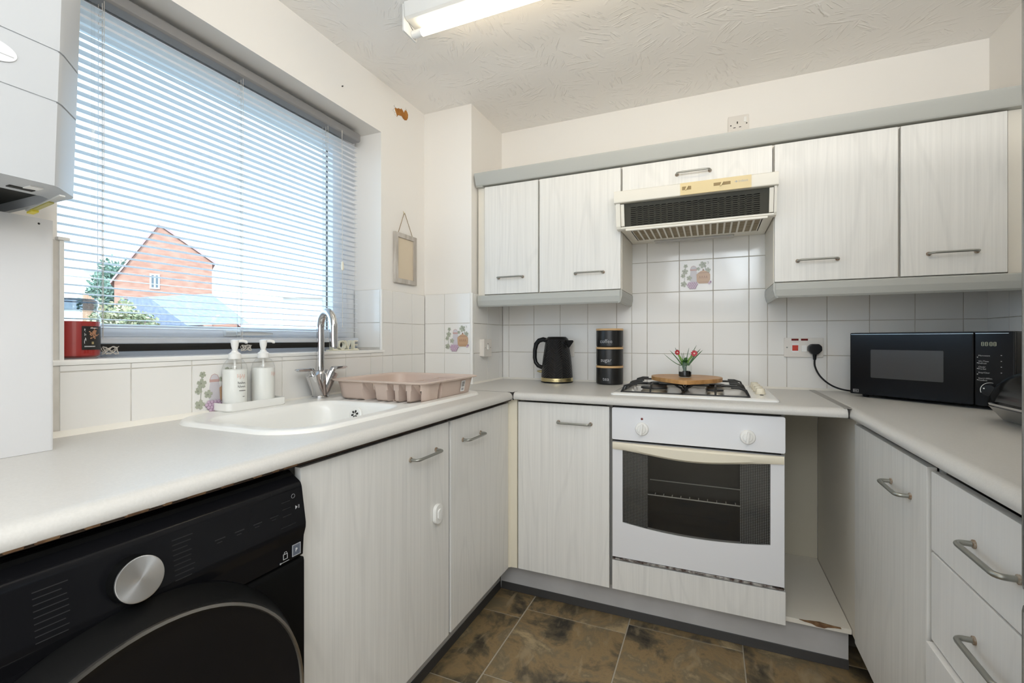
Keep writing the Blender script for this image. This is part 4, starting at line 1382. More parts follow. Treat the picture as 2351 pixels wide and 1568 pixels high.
u = thing('cornice', 'grey cornice along the top of all the wall cabinets', 'cornice', (1.3, -0.33, CZ1))
cpro = [(-0.300, CZ1 + 0.006), (-0.3335, CZ1 + 0.006), (-0.340, CZ1 + 0.012), (-0.352, CZ1 + 0.050), (-0.3555, CZ1 + 0.056), (-0.3555, CZ1 + 0.0635), (-0.300, CZ1 + 0.0635)]
obj('moulding', MB().prism(cpro, 'X', 0.2895, 2.3535), M['pelmet'], u)
obj('end_block', MB().box(0.290, 0.325, -0.3332, -0.30, CZ1 + 0.0012, CZ1 + 0.0055, 0.001), M['pelmet'], u)
def pelmet(label, x0, x1, ret):
    u = thing('pelmet', label, 'pelmet', ((x0 + x1) / 2, -0.3, H + 0.157))
    z0, z1 = H + 0.1615, CZ0 - 0.004
    pr = [(0.0, z1), (0.016, z1), (0.018, z1 - 0.004), (0.018, z1 - 0.026), (0.012, z1 - 0.050), (0.006, z0), (0.0, z0)]
    obj('moulding', MB().prism([(-0.308 - p, q) for p, q in pr], 'X', x0, x1, bev=0.0008), M['pelmet'], u)
    if ret == 'right':
        obj('return_end', MB().prism([(x1 - 0.010 + p, q) for p, q in pr], 'Y', -0.318, -0.0105, bev=0.0008), M['pelmet'], u)
    else:
        obj('return_end', MB().prism([(x0 + 0.010 - p, q) for p, q in pr], 'Y', -0.318, -0.0105, bev=0.0008), M['pelmet'], u)
pelmet('grey light pelmet under the two left wall cabinets', 0.292, 0.998, 'right')
pelmet('grey light pelmet under the two right wall cabinets', 1.596, 2.353, 'left')

# ------------------------------------------------------------------ cooker hood
hd = thing('cooker_hood', 'cream slimline cooker hood with dark front grille over the hob', 'cooker hood', (1.295, -0.2, H + 0.47))
HX0, HX1 = 1.0075, 1.586
obj('fascia', MB().prism([(-0.395, H + 0.578), (-0.399, H + 0.580), (-0.400, H + 0.584), (-0.400, H + 0.626), (-0.395, H + 0.629), (-0.325, H + 0.629), (-0.325, H + 0.578)], 'X', 0.986, 1.598, bev=0.001), M['hood'], hd)
mb = MB().box(HX0, HX1, -0.3235, -0.012, H + 0.482, H + 0.602)
mb.prism([(-0.012, H + 0.475), (-0.360, H + 0.472), (-0.366, H + 0.476), (-0.366, H + 0.482), (-0.012, H + 0.485)], 'X', HX0, HX1)
for a, b in ((0.991, 1.010), (1.585, 1.594)):
    mb.prism([(-0.390, H + 0.5775), (-0.325, H + 0.5775), (-0.325, H + 0.474), (-0.366, H + 0.474), (-0.372, H + 0.484)], 'X', a, b)
obj('body', mb, M['hood'], hd, False)
for a, b in ((1.0115, 1.0255), (1.569, 1.5835)):
    obj('side_cheek', MB().prism([(-0.386, H + 0.574), (-0.330, H + 0.574), (-0.330, H + 0.485), (-0.368, H + 0.485)], 'X', a, b), M['hood'], hd, False)
# slotted front grille, leaning back towards its foot
gp0, gp1 = Vector((0, -0.376, H + 0.5765)), Vector((0, -0.360, H + 0.4825))
def gpt(x, t, off=0.0):
    n_ = Vector((0, -0.986, -0.168))
    p = gp0.lerp(gp1, t) + n_ * off
    return Vector((x, p.y, p.z))
mb = MB()
xa, xb = 1.0255, 1.569
ncol, nrow = 20, 10
def gq(x0, x1, t0, t1):
    mb.rings([[gpt(x0, t0, 0), gpt(x1, t0, 0), gpt(x1, t1, 0), gpt(x0, t1, 0)], [gpt(x0, t0, -0.003), gpt(x1, t0, -0.003), gpt(x1, t1, -0.003), gpt(x0, t1, -0.003)]])
gx0, gx1, gt0, gt1 = 1.052, 1.538, 0.17, 1.0
gq(xa, xb, 0, gt0)
gq(xa, gx0, gt0, 1)
gq(gx1, xb, gt0, 1)
cw = (gx1 - gx0) / ncol
for c_ in range(1, ncol):
    gq(gx0 + c_ * cw - 0.0036, gx0 + c_ * cw + 0.0036, gt0, 1)
rh = (gt1 - gt0) / nrow
for r_ in range(nrow):
    gq(gx0, gx1, gt0 + r_ * rh + rh * 0.42, gt0 + (r_ + 1) * rh)
obj('grille', mb, M['grille'], hd, False)
mb = MB()
mb.rings([[gpt(xa, 0, -0.012), gpt(xb, 0, -0.012), gpt(xb, 1, -0.012), gpt(xa, 1, -0.012)], [gpt(xa, 0, -0.015), gpt(xb, 0, -0.015), gpt(xb, 1, -0.015), gpt(xa, 1, -0.015)]])
obj('grille_back', mb, M['dark'], hd, False)
ft = obj('grease_filter', MB().box(1.055, 1.545, -0.352, -0.130, H + 0.4690, H + 0.4735), M['filter'], hd, False)
mb = MB().box(1.03, 1.565, -0.366, -0.350, H + 0.465, H + 0.4735, 0.001).box(1.03, 1.565, -0.134, -0.118, H + 0.465, H + 0.4735, 0.001)
for k in range(20):
    x = 1.052 + k * 0.0260
    mb.box(x - 0.0035, x + 0.0035, -0.351, -0.133, H + 0.466, H + 0.4735)
mb.box(1.03, 1.052, -0.351, -0.133, H + 0.466, H + 0.4735).box(1.546, 1.565, -0.351, -0.133, H + 0.466, H + 0.4735)
obj('filter_bars', mb, M['hood'], ft, False)
obj('lamp_cover', MB().box(1.12, 1.46, -0.108, -0.070, H + 0.458, H + 0.474, 0.005), mat('lamp_cover', (0.42, 0.40, 0.36), 0.25), hd)
cp_ = obj('control_strip', MB().prism([(-0.4002, H + 0.578), (-0.4035, H + 0.579), (-0.4035, H + 0.627), (-0.4002, H + 0.628)], 'X', 1.252, 1.507, bev=0.0008), M['yellow'], hd)
mb = MB().box(1.259, 1.293, -0.4040, -0.4036, H + 0.598, H + 0.612).box(1.375, 1.435, -0.4040, -0.4036, H + 0.600, H + 0.612)
obj('slot', mb, mat('slot_shade', (0.30, 0.21, 0.09), 0.6), cp_, False)
mb = MB()
for x in (1.276, 1.403):
    mb.prism([(x - 0.006, H + 0.597), (x - 0.001, H + 0.597), (x + 0.008, H + 0.613), (x + 0.001, H + 0.613)], 'Y', -0.410, -0.404)
obj('slider', mb, M['yellow'], cp_, False)
text_obj('lettering', 'indesit', 0.0125, M['greyprint'], cp_, (1.462, -0.4037, H + 0.604), (1, 0, 0), (0, 0, 1), 0.0001)
obj('arrow_mark', MB().prism([(1.449, H + 0.6085), (1.454, H + 0.6085), (1.4535, H + 0.6125), (1.460, H + 0.6075), (1.4535, H + 0.6025), (1.454, H + 0.6065), (1.449, H + 0.6065)], 'Y', -0.4040, -0.4036), M['greyprint'], cp_, False)

# ------------------------------------------------------------------ oven
ov = thing('oven', 'white built-in oven with two knobs and cream bowed handle', 'oven', (1.305, -0.32, H - 0.845))
OX0, OX1 = 1.0145, 1.5955
mb = MB().prism(rrect(OX0, OX1, H - 0.3855, H - 0.262, 0.006, 4), 'Y', -0.586, -0.562, bev=0.0015)
cpn = obj('control_panel', mb, M['enamel'], ov)
mb = MB().box(1.0145, 1.0155, -0.579, -0.562, H - 0.842, H - 0.386)
mb = MB()
mb.box(1.0125, 1.035, -0.5605, -0.5575, H - 0.849, H - 0.258).box(1.572, 1.5855, -0.5605, -0.5575, H - 0.849, H - 0.258).box(1.035, 1.572, -0.5605, -0.5575, H - 0.400, H - 0.258).box(1.035, 1.572, -0.5605, -0.5575, H - 0.849, H - 0.80)
obj('shadow_frame', mb, M['dark'], ov, False)
def knob(x, z, n):
    k = obj('knob', MB().lathe([(0.0245, 0.0), (0.0245, -0.006), (0.0225, -0.009), (0.016, -0.010), (0.0145, -0.014), (0.0, -0.0145)], (x, -0.586, z), 'Y', 36), M['whiteplas'], cpn)
    a = math.radians(8)
    mtx = Matrix.Translation(Vector((x, -0.586, z))) @ Matrix.Rotation(a, 4, 'Y')
    obj('grip', MB().box(-0.0045, 0.0045, -0.026, -0.009, -0.0205, 0.0205, 0.003, mtx=mtx), M['whiteplas'], k)
    return k
knob(1.127, H - 0.337, 0)
knob(1.482, H - 0.3375, 1)
obj('indicator_lamp', MB().lathe([(0.0045, 0), (0.004, -0.002), (0, -0.003)], (1.127, -0.586, H - 0.300), 'Y', 16), M['redlamp'], cpn)
# door frame: an enamelled sheet with a bowed opening, glass and mesh print
dz0, dz1 = H - 0.8365, H - 0.3945
gx0_, gx1_ = 1.055, 1.551
def sag(x):
    t = (x - (gx0_ + gx1_) / 2) / ((gx1_ - gx0_) / 2)
    return H - 0.7005 - 0.019 * (1 - t * t)
mb = MB()
mb.box(OX0 + 0.002, gx0_, -0.585, -0.565, dz0, dz1)
mb.box(gx1_, OX1 - 0.003, -0.585, -0.565, dz0, dz1)
mb.box(gx0_, gx1_, -0.585, -0.565, H - 0.413, dz1)
n = 18
low = [(gx0_ + (gx1_ - gx0_) * k / n, sag(gx0_ + (gx1_ - gx0_) * k / n)) for k in range(n + 1)]
mb.prism([(gx0_, dz0)] + low + [(gx1_, dz0)], 'Y', -0.585, -0.565)
od = obj('door', mb, M['enamel'], ov, False)
mb = MB().prism(low + [(gx1_, H - 0.413), (gx0_, H - 0.413)], 'Y', -0.5825, -0.5800)
obj('door_glass', mb, M['ovenglass'], od, False)
mb = MB()
for a, b in ((gx0_ + 0.0005, 1.147), (1.459, gx1_ - 0.0005)):
    xs = [a + (b - a) * k / 5 for k in range(6)]
    mb.prism([(x, sag(x) + 0.0005) for x in xs] + [(b, H - 0.4135), (a, H - 0.4135)], 'Y', -0.5790, -0.5780)
obj('dotted_screen', mb, M['mesh_print'], od, False)
hr = []
n = 26
for k in range(n + 1):
    t = -1 + 2 * k / n
    x = OX0 + 0.003 + (OX1 - OX0 - 0.007) * k / n
    dn = 0.027 + 0.021 * (0.5 + 0.5 * math.cos(math.pi * t)) ** 0.9
    ot = 0.007 + 0.022 * (1 - t * t)
    zt = H - 0.3945
    hr.append([Vector((x, -0.585 + 0.0, zt)), Vector((x, -0.585 - ot * 0.8, zt - 0.001)), Vector((x, -0.585 - ot, zt - 0.006)), Vector((x, -0.585 - ot * 0.95, zt - dn + 0.008)), Vector((x, -0.585 - ot * 0.55, zt - dn)), Vector((x, -0.5851, zt - dn + 0.002))])
obj('door_handle', MB().rings(hr, True), M['cream'], od)
mb = MB().box(1.03, 1.58, -0.555, -0.14, H - 0.80, H - 0.798).box(1.03, 1.58, -0.555, -0.14, H - 0.402, H - 0.40).box(1.03, 1.032, -0.555, -0.14, H - 0.798, H - 0.402).box(1.578, 1.58, -0.555, -0.14, H - 0.798, H - 0.402).box(1.03, 1.58, -0.14, -0.138, H - 0.80, H - 0.40)
obj('cavity', mb, mat('oven_cavity', (0.035, 0.032, 0.03), 0.4), ov, False)
mb = MB().tube([(1.095, -0.548, H - 0.593), (1.52, -0.548, H - 0.593)], 0.0022, 6).tube([(1.13, -0.36, H - 0.590), (1.49, -0.36, H - 0.590)], 0.0022, 6)
for k in range(14):
    x = 1.11 + 0.0305 * k
    mb.tube([(x, -0.551, H - 0.588), (x, -0.535, H - 0.588)], 0.0016, 5)
obj('oven_shelf', mb, mat('shelf_wire', (0.85, 0.82, 0.75), 0.35), ov)
mb = MB().tube([(1.05, -0.583, H - 0.8415), (1.055, -0.587, H - 0.8395), (1.55, -0.587, H - 0.8395), (1.556, -0.583, H - 0.8415)], 0.0018, 6)
mb.box(OX0 + 0.003, OX1 - 0.004, -0.582, -0.565, H - 0.8480, H - 0.8445)
obj('lower_trim', mb, mottled('rusty_trim', (0.05, 0.02, 0.01), (0.55, 0.53, 0.5), (70, 9, 60), 0.6), ov)

# ------------------------------------------------------------------ hob
hz = ZW
hb = thing('gas_hob', 'white four burner gas hob with black pan supports', 'hob', (1.29, -0.29, hz))
mb = MB()
o_ = rrect(0.998, 1.586, -0.534, -0.048, 0.012)
i_ = rrect(1.008, 1.576, -0.524, -0.058, 0.010)
w0 = rrect(1.028, 1.500, -0.508, -0.078, 0.014)
w1 = rrect(1.044, 1.484, -0.492, -0.094, 0.014)
mb.rings([[(x, y, hz + 0.0005) for x, y in o_], [(x, y, hz + 0.006) for x, y in o_], [(x, y, hz + 0.0105) for x, y in i_], [(x, y, hz + 0.0105) for x, y in w0], [(x, y, hz + 0.004) for x, y in w1]])
obj('hob_plate', mb, M['hobwhite'], hb, angle=25)
for x, y, r_ in ((1.150, -0.395, 0.052), (1.150, -0.185, 0.040), (1.380, -0.185, 0.040), (1.380, -0.405, 0.030)):
    b = obj('burner', MB().lathe([(r_ * 1.02, 0.004), (r_ * 0.96, 0.010), (r_ * 0.86, 0.014), (r_ * 0.9, 0.0185), (r_ * 0.98, 0.0195)], (x, y, hz), n=36), M['burner'], hb)
    obj('burner_cap', MB().lathe([(r_ * 1.0, 0.0195), (r_ * 1.02, 0.022), (r_ * 0.98, 0.0262), (r_ * 0.75, 0.0285), (0, 0.0288)], (x, y, hz), n=36), M['iron'], b)
zt_ = hz + 0.0405
zl_ = hz + 0.0115
for (xa, xb) in ((1.034, 1.262), (1.268, 1.494)):
    mb = MB().tube([(x, y, zl_) for x, y in rrect(xa, xb, -0.505, -0.082, 0.012, 4)], 0.0036, 8, closed=True)
    xc = (xa + xb) / 2
    for yc in (-0.400, -0.187):
        for (px, py, qx, qy) in ((xa, yc, xc - 0.022, yc), (xb, yc, xc + 0.022, yc)):
            s = 1 if qx > px else -1
            mb.tube([(px, py, zl_), (px + s * 0.006, py, zl_ + 0.012), (px + s * 0.020, py, zt_ - 0.010), (px + s * 0.030, py, zt_ - 0.003), (px + s * 0.042, py, zt_), (qx, qy, zt_)], 0.0042, 8)
    for (py, qy) in ((-0.505, -0.425), (-0.082, -0.165)):
        s = 1 if qy > py else -1
        mb.tube([(xc, py, zl_), (xc, py + s * 0.004, zl_ + 0.012), (xc, py + s * 0.016, zt_ - 0.010), (xc, py + s * 0.026, zt_ - 0.003), (xc, py + s * 0.036, zt_), (xc, qy, zt_)], 0.0038, 8)
    for yy in (-0.48, -0.31, -0.27, -0.11):
        x = xa if xa < 1.1 else xb
        s = 1 if x == xa else -1
        mb.tube([(x, yy, zl_), (x + s * 0.010, yy, zl_ + 0.022), (x + s * 0.022, yy, zt_ - 0.004), (x + s * 0.034, yy, zt_), (x + s * 0.060, yy, zt_)], 0.0038, 8)
    mb.tube([(xa, -0.294, zl_), (xa + 0.008, -0.294, zl_ + 0.014), (xa + 0.02, -0.294, zl_ + 0.016), (xb - 0.02, -0.294, zl_ + 0.016), (xb - 0.008, -0.294, zl_ + 0.014), (xb, -0.294, zl_)], 0.0034, 8)
    obj('pan_support', mb, M['iron'], hb)
for y in (-0.365, -0.275, -0.185, -0.095):
    k = obj('knob', MB().lathe([(0.0185, 0.0108), (0.0185, 0.016), (0.0165, 0.0185), (0.015, 0.030), (0.013, 0.0325), (0, 0.033)], (1.540, y, hz), n=28), M['cream'], hb)
obj('ignition_mark', MB().lathe([(0.0072, 0.0108), (0.0060, 0.0120), (0, 0.0122)], (1.541, -0.405, hz), n=20), M['dark'], hb)

# ------------------------------------------------------------------ board and vase
zb_ = zt_ + 0.0045
bd = thing('wooden_board', 'round-backed oak board with a point, lying on the hob', 'board', (1.267, -0.30, zb_))
pts_ = [(1.271, -0.472), (1.262, -0.470)]
half = []
left = [(1.212, -0.420), (1.165, -0.362), (1.136, -0.312), (1.123, -0.262), (1.124, -0.215), (1.140, -0.175), (1.170, -0.147), (1.205, -0.133), (1.240, -0.130)]
right = [(1.295, -0.132), (1.330, -0.140), (1.365, -0.160), (1.394, -0.195), (1.409, -0.240), (1.410, -0.285), (1.395, -0.335), (1.364, -0.385), (1.322, -0.432), (1.280, -0.470)]
bpoly = pts_ + left + right
n_ = len(bpoly)
sm_ = []
for i in range(n_):                                 # one round of corner rounding, the front point stays sharp
    a, b = Vector(bpoly[i]), Vector(bpoly[(i + 1) % n_])
    if i in (n_ - 1, 0, n_ - 2):
        sm_ += [tuple(a)]
    else:
        sm_ += [tuple(a.lerp(b, 0.25)), tuple(a.lerp(b, 0.75))]
obj('board', MB().prism(sm_, 'Z', zb_, zb_ + 0.0165, bev=0.0012), M['wood'], bd)
zv = zb_ + 0.0168
vx, vy = 1.266, -0.318
vs = thing('flower_vase', 'small glass vase of black pebbles with two red flowers', 'vase', (vx, vy, zv))
c = (vx, vy, zv)
obj('jar', MB().lathe([(0.022, 0), (0.0255, 0.002), (0.0265, 0.006), (0.0265, 0.044), (0.0245, 0.052), (0.0205, 0.056), (0.0215, 0.0605), (0.022, 0.062)], c, n=32, cap1=False), M['glass'], vs)
rr = random.Random(4)
mb = MB().lathe([(0.021, 0.003), (0.0248, 0.006), (0.0248, 0.024), (0.0, 0.025)], c, n=24)
for k in range(60):
    a = rr.random() * 6.283
    z = 0.006 + 0.020 * rr.random()
    q = 0.021 if k < 40 else 0.018 * rr.random()
    if k >= 40:
        z = 0.0255
    mb.ball((c[0] + q * math.cos(a), c[1] + q * math.sin(a), c[2] + z), 0.0034, 0, 1, (1, 1, 0.8))
obj('pebbles', mb, M['blackgloss'], vs, stuff=True)
def blade(mb, p0, p1, p2, wd, mi, flat=(0, -1, 0)):
    P0, P1, P2 = Vector(p0), Vector(p1), Vector(p2)
    rings = []
    for k in range(8):
        t = k / 7
        p = P0 * (1 - t) ** 2 + P1 * 2 * t * (1 - t) + P2 * t * t
        tg = ((P1 - P0) * (1 - t) + (P2 - P1) * t).normalized()
        s = tg.cross(Vector(flat)).normalized()
        wv = wd * (0.75 + 0.9 * t) * (1 - t) ** 0.55 + 0.00025
        nn = s.cross(tg).normalized() * 0.0005
        rings.append([p - s * wv, p - nn, p + s * wv, p + nn])
    mb.rings(rings, True, True, True, mi)
def at(dx, dz, dy=0.0):
    return (vx + dx, vy + dy, zv + dz)
for (bx, tx, tz, ty, wd) in ((-0.012, -0.060, 0.113, -0.01, 0.0022), (-0.010, -0.040, 0.125, 0.01, 0.0024), (0.008, 0.045, 0.135, 0.0, 0.0016), (0.014, 0.069, 0.115, -0.01, 0.0026), (0.012, 0.060, 0.120, 0.012, 0.0026), (0.002, 0.016, 0.124, 0.0, 0.0013), (-0.014, -0.083, 0.098, -0.015, 0.0014),
                             (-0.004, -0.014, 0.104, 0.0, 0.0012), (-0.002, -0.006, 0.104, 0.0, 0.0012)):
    mb = MB()
    mid = at(bx * 1.5 + (tx - bx) * 0.2, 0.045 + (tz - 0.04) * 0.45 - (0.02 if tx < -0.075 else 0), ty * 0.5)
    blade(mb, at(bx, 0.050, 0), mid, at(tx, tz, ty), wd, 0)
    obj('leaf', mb, M['leafy'], vs)
for k, (a, s, lift) in enumerate(((0.3, 0.020, 0.010), (2.4, 0.019, 0.012), (3.9, 0.020, 0.006), (5.2, 0.017, 0.010), (1.3, 0.016, 0.020))):
    mb = MB()
    blade(mb, at(0, 0.055), at(0.011 * math.cos(a), 0.066 + lift, 0.011 * math.sin(a)), at(s * math.cos(a) * 1.2, 0.062 + lift, s * math.sin(a) * 1.2), 0.008, 0, (0, 0, 1))
    obj('leaf', mb, M['leafy'], vs)
obj('stem_bunch', MB().tube([at(0, 0.026), at(-0.003, 0.045), at(0.002, 0.062)], [0.006, 0.009, 0.012], 10), mat('bunch_green', (0.05, 0.11, 0.07), 0.5), vs)
for (tx, tz, r_, face) in ((-0.031, 0.104, 0.0125, (0.55, -0.8, 0.1)), (0.036, 0.1005, 0.0150, (0.1, -0.98, 0.15))):
    sg = 1 if tx > 0 else -1
    st = obj('flower_stem', MB().tube([at(sg * 0.006, 0.05), at(sg * 0.015, 0.075), at(tx * 0.86, tz - 0.008)], [0.0042, 0.0046, 0.0036], 8), M['stem'], vs)
    fc = Vector(face).normalized()
    mt = Matrix.Translation(Vector(at(tx, tz, -0.004))) @ fc.to_track_quat('Z', 'Y').to_matrix().to_4x4()
    mb = MB()
    for k in range(9):
        a = 2 * math.pi * k / 9
        ca, sa = math.cos(a), math.sin(a)
        def L(u_, v_, z_):
            return (u_ * ca - v_ * sa, u_ * sa + v_ * ca, z_)
        mb.rings([[L(0.002, -0.0015, z_), L(0.6 * r_, -0.0042, z_ + 0.002), L(r_, 0, z_ + 0.001), L(0.6 * r_, 0.0042, z_ + 0.002), L(0.002, 0.0015, z_)] for z_ in (0.0004 * (k % 2), 0.001 + 0.0004 * (k % 2))], mtx=mt)
    fl = obj('flower', mb, M['petal'], vs)
    obj('flower_heart', MB().lathe([(0.0036, 0.0005), (0.0034, 0.003), (0.0, 0.0042)], (0, 0, 0), n=14, mtx=mt), M['pink'], fl)

# ------------------------------------------------------------------ kettle
kx, ky = 0.637, -0.102
kt = thing('kettle', 'black embossed kettle with brass base ring', 'kettle', (kx, ky, ZW + 0.0003))
c = (kx, ky, ZW + 0.0003)
obj('power_base', MB().lathe([(0.080, 0), (0.0825, 0.003), (0.0825, 0.006)], c, n=48), M['black'], kt)
obj('base_ring', MB().lathe([(0.0815, 0.0062), (0.0828, 0.008), (0.0818, 0.024), (0.080, 0.0255)], c, n=48), M['gold'], kt)
mb = MB().lathe([(0.0800, 0.0256), (0.0806, 0.03), (0.0775, 0.08), (0.0715, 0.13), (0.0640, 0.18), (0.0595, 0.212), (0.0585, 0.218)], c, n=64)
kb = obj('body', mb, M['kettle'], kt)
text_obj('lettering', 'Russell Hobbs', 0.0085, M['darkprint'], kt, (kx + 0.004, ky - 0.0826, ZW + 0.0115), (1, 0.12, 0), (0, 0, 1), 0.0002)
rings = []
for t_, hw, zl2 in ((0.0, 0.024, 0.0), (0.5, 0.017, 0.010), (1.0, 0.004, 0.026)):
    x = kx + 0.050 + 0.034 * t_
    rings.append([Vector((x, ky - hw, c[2] + 0.216)), Vector((x, ky - hw * 0.7, c[2] + 0.190 + zl2)), Vector((x + 0.004 * t_, ky, c[2] + 0.165 + zl2 * 1.7)), Vector((x, ky + hw * 0.7, c[2] + 0.190 + zl2)), Vector((x, ky + hw, c[2] + 0.216))])
obj('spout', MB().rings(rings), M['black'], kt)
obj('lid', MB().lathe([(0.0586, 0.2182), (0.0570, 0.223), (0.050, 0.230), (0.046, 0.2335), (0, 0.234)], c, n=48), M['black'], kt)
hp = [(-0.052, 0.214), (-0.075, 0.220), (-0.098, 0.214), (-0.114, 0.196), (-0.121, 0.165), (-0.122, 0.125), (-0.117, 0.100), (-0.102, 0.082), (-0.080, 0.074), (-0.068, 0.072)]
ha = math.radians(188)
hrings = []
for i, (dx_, dz_) in enumerate(hp):
    p = Vector((kx + dx_, ky, c[2] + dz_))
    a_ = hp[max(0, i - 1)]
    b_ = hp[min(len(hp) - 1, i + 1)]
    tg = Vector((b_[0] - a_[0], 0, b_[1] - a_[1])).normalized()
    nn = Vector((tg.z, 0, -tg.x))
    th_ = 0.0125 if i < 4 else 0.0105
    hrings.append([p + nn * th_ * math.cos(q) + Vector((0, 1, 0)) * 0.011 * math.sin(q) for q in [k * math.pi / 6 for k in range(12)]])
obj('handle', MB().rings(hrings), M['black'], kt)
obj('switch_lever', MB().tube([(kx - 0.078, ky, c[2] + 0.052), (kx - 0.092, ky, c[2] + 0.053), (kx - 0.108, ky, c[2] + 0.054)], [0.008, 0.0068, 0.003], 12), M['gold'], kt)

# ------------------------------------------------------------------ canisters
cx_, cy_ = 0.904, -0.082
for i, (wd, lb) in enumerate((('tea', 'bottom black canister of the stack lettered tea with bamboo lid'), ('sugar', 'middle black canister of the stack lettered sugar with bamboo lid'), ('coffee', 'top black canister of the stack lettered coffee with bamboo lid'))):
    z = ZW + 0.0004 + i * 0.0913
    cn_ = thing('canister', lb, 'canister', (cx_, cy_, z), 'stacked tea, sugar and coffee canisters')
    c = (cx_, cy_, z)
    obj('tin', MB().lathe([(0.060, 0), (0.0645, 0.004), (0.0655, 0.010), (0.0655, 0.080)], c, n=56), M['blackmatt'] if False else mat('canister_black_' + wd, (0.010, 0.010, 0.010), 0.33), cn_)
    obj('lid', MB().lathe([(0.0640, 0.0803), (0.0662, 0.0815), (0.0665, 0.0885), (0.0650, 0.0908), (0, 0.0910)], c, n=56), M['bamboo'], cn_)
    # lettering wrapped round the front
    tmp = text_obj('lettering', wd, 0.026, M['greyprint'], cn_, (0, 0, 0), (1, 0, 0), (0, 0, 1), 0.0002, 'CENTER')
    sh = Vector(SHIFT[cn_.name])
    me = tmp.data
    a0 = math.radians(-95)
    for v in me.vertices:
        p = v.co + sh
        an = a0 + p.x / 0.0655
        r_ = 0.0657 - p.y * 0.5
        v.co = Vector((cx_ + r_ * math.cos(an), cy_ + r_ * math.sin(an), z + 0.020 + p.z)) - sh

# ------------------------------------------------------------------ microwave (built in its own space, then turned into the corner)
mw = thing('microwave', 'black microwave oven set across the right corner of the worktop', 'microwave', (2.032, -0.352, ZW + 0.0003), rot=math.radians(-42))
WM = 0.2275
HB, HT = 0.010, 0.246
mb = MB().box(-WM, WM, 0.016, 0.262, HB, HT, 0.006)
obj('body', mb, M['black'], mw)
xs = -WM + 0.80 * 2 * WM
dm = obj('door', MB().box(-WM, xs - 0.001, 0.0, 0.0155, HB + 0.001, HT - 0.001, 0.004), M['wmgloss'], mw)
obj('window', MB().prism(rrect(-WM + 0.158 * 0.455, -WM + 0.632 * 0.455, 0.077, 0.182, 0.003), 'Y', -0.0006, 0.0), M['mwglass'], dm)
obj('top_edge', MB().box(-WM + 0.004, xs - 0.002, -0.0006, 0.001, HT - 0.0075, HT - 0.0062), M['alu'], dm, False)
pn = obj('control_panel', MB().box(xs + 0.001, WM, 0.0, 0.0155, HB + 0.001, HT - 0.001, 0.004), M['wmgloss'], mw)
obj('top_edge', MB().box(xs + 0.003, WM - 0.012, -0.0006, 0.001, HT - 0.0075, HT - 0.0062), M['alu'], pn, False)
def lx(s):
    return -WM + s * 0.455
# four seven-segment digits and a colon
mb = MB()
for k in range(4):
    x0 = lx(0.838) + k * 0.0088 + (0.0016 if k > 1 else 0)
    z0 = 0.200
    for (a, b, c0, c1) in ((0.0006, 0.0056, 0, 0.0013), (0.0006, 0.0056, 0.0054, 0.0067), (0.0006, 0.0056, 0.0108, 0.0121), (0, 0.0013, 0.0008, 0.0058), (0.0050, 0.0063, 0.0008, 0.0058), (0, 0.0013, 0.0063, 0.0113), (0.0050, 0.0063, 0.0063, 0.0113)):
        mb.box(x0 + a, x0 + b, -0.0005, 0, z0 + c0, z0 + c1)
for z in (0.2035, 0.2085):
    mb.box(lx(0.838) + 0.0171, lx(0.838) + 0.0180, -0.0005, 0, z, z + 0.001)
obj('display', mb, mat('lcd_segments', (0.42, 0.44, 0.32), 0.5), pn, False)
for i, ws in enumerate(('Microwave', 'Wt./Time\nDefrost', 'Clock/\nPre-Set', 'Stop/Clear', 'Start/+30Sec.\nConfirm')):
    z = 0.1675 - i * 0.0178
    text_obj('button_label', ws, 0.0062, M['greyprint'], pn, (lx(0.822), -0.0001, z), (1, 0, 0), (0, 0, 1), 0.0001)
    obj('button_mark', MB().box(lx(0.815), lx(0.821), -0.0004, 0, z - 0.0040, z - 0.0026), M['white'], pn, False)
mb = MB()
for k in range(4):
    mb.box(lx(0.935), lx(0.941), -0.0004, 0, 0.170 - 0.0178 * k, 0.172 - 0.0178 * k)
obj('button_dots', mb, M['greyprint'], pn, False)
kc = (lx(0.885), 0, 0.062)
kn = obj('dial', MB().lathe([(0.019, 0), (0.019, -0.010), (0.017, -0.013), (0, -0.0135)], kc, 'Y', 36), M['black'], pn)
ringp = [(kc[0] + 0.0235 * math.cos(t_), -0.0003, kc[2] + 0.0235 * math.sin(t_)) for t_ in [math.radians(75 + 7 * k) for k in range(19)]]
obj('dial_scale', MB().tube(ringp, [0.0004 + 0.0009 * k / 18 for k in range(19)], 6), M['white'], pn)
obj('dial_dot', MB().lathe([(0.0022, -0.0133), (0, -0.0142)], (kc[0] - 0.011, 0, kc[2] + 0.006), 'Y', 12), M['white'], kn)
lg = MB()
for (a, b, c0, c1) in ((0, 0.019, 0, 0.0011), (0, 0.019, 0.0099, 0.011), (0, 0.0011, 0, 0.011), (0.0179, 0.019, 0, 0.011)):
    lg.box(lx(0.025) + a, lx(0.025) + b, -0.0004, 0, 0.018 + c0, 0.018 + c1)
lgo = obj('logo_frame', lg, M['greyprint'], dm, False)
text_obj('logo_letters', 'RHS', 0.0085, M['greyprint'], dm, (lx(0.025) + 0.0022, -0.0001, 0.0205), (1, 0, 0), (0, 0, 1), 0.0001, sx=0.85)
mb = MB()
for x in (-0.19, 0.19):
    for y in (0.035, 0.235):
        mb.lathe([(0.010, 0.0), (0.012, HB + 0.001)], (x, y, 0), n=16)
obj('feet', mb, M['black'], mw)
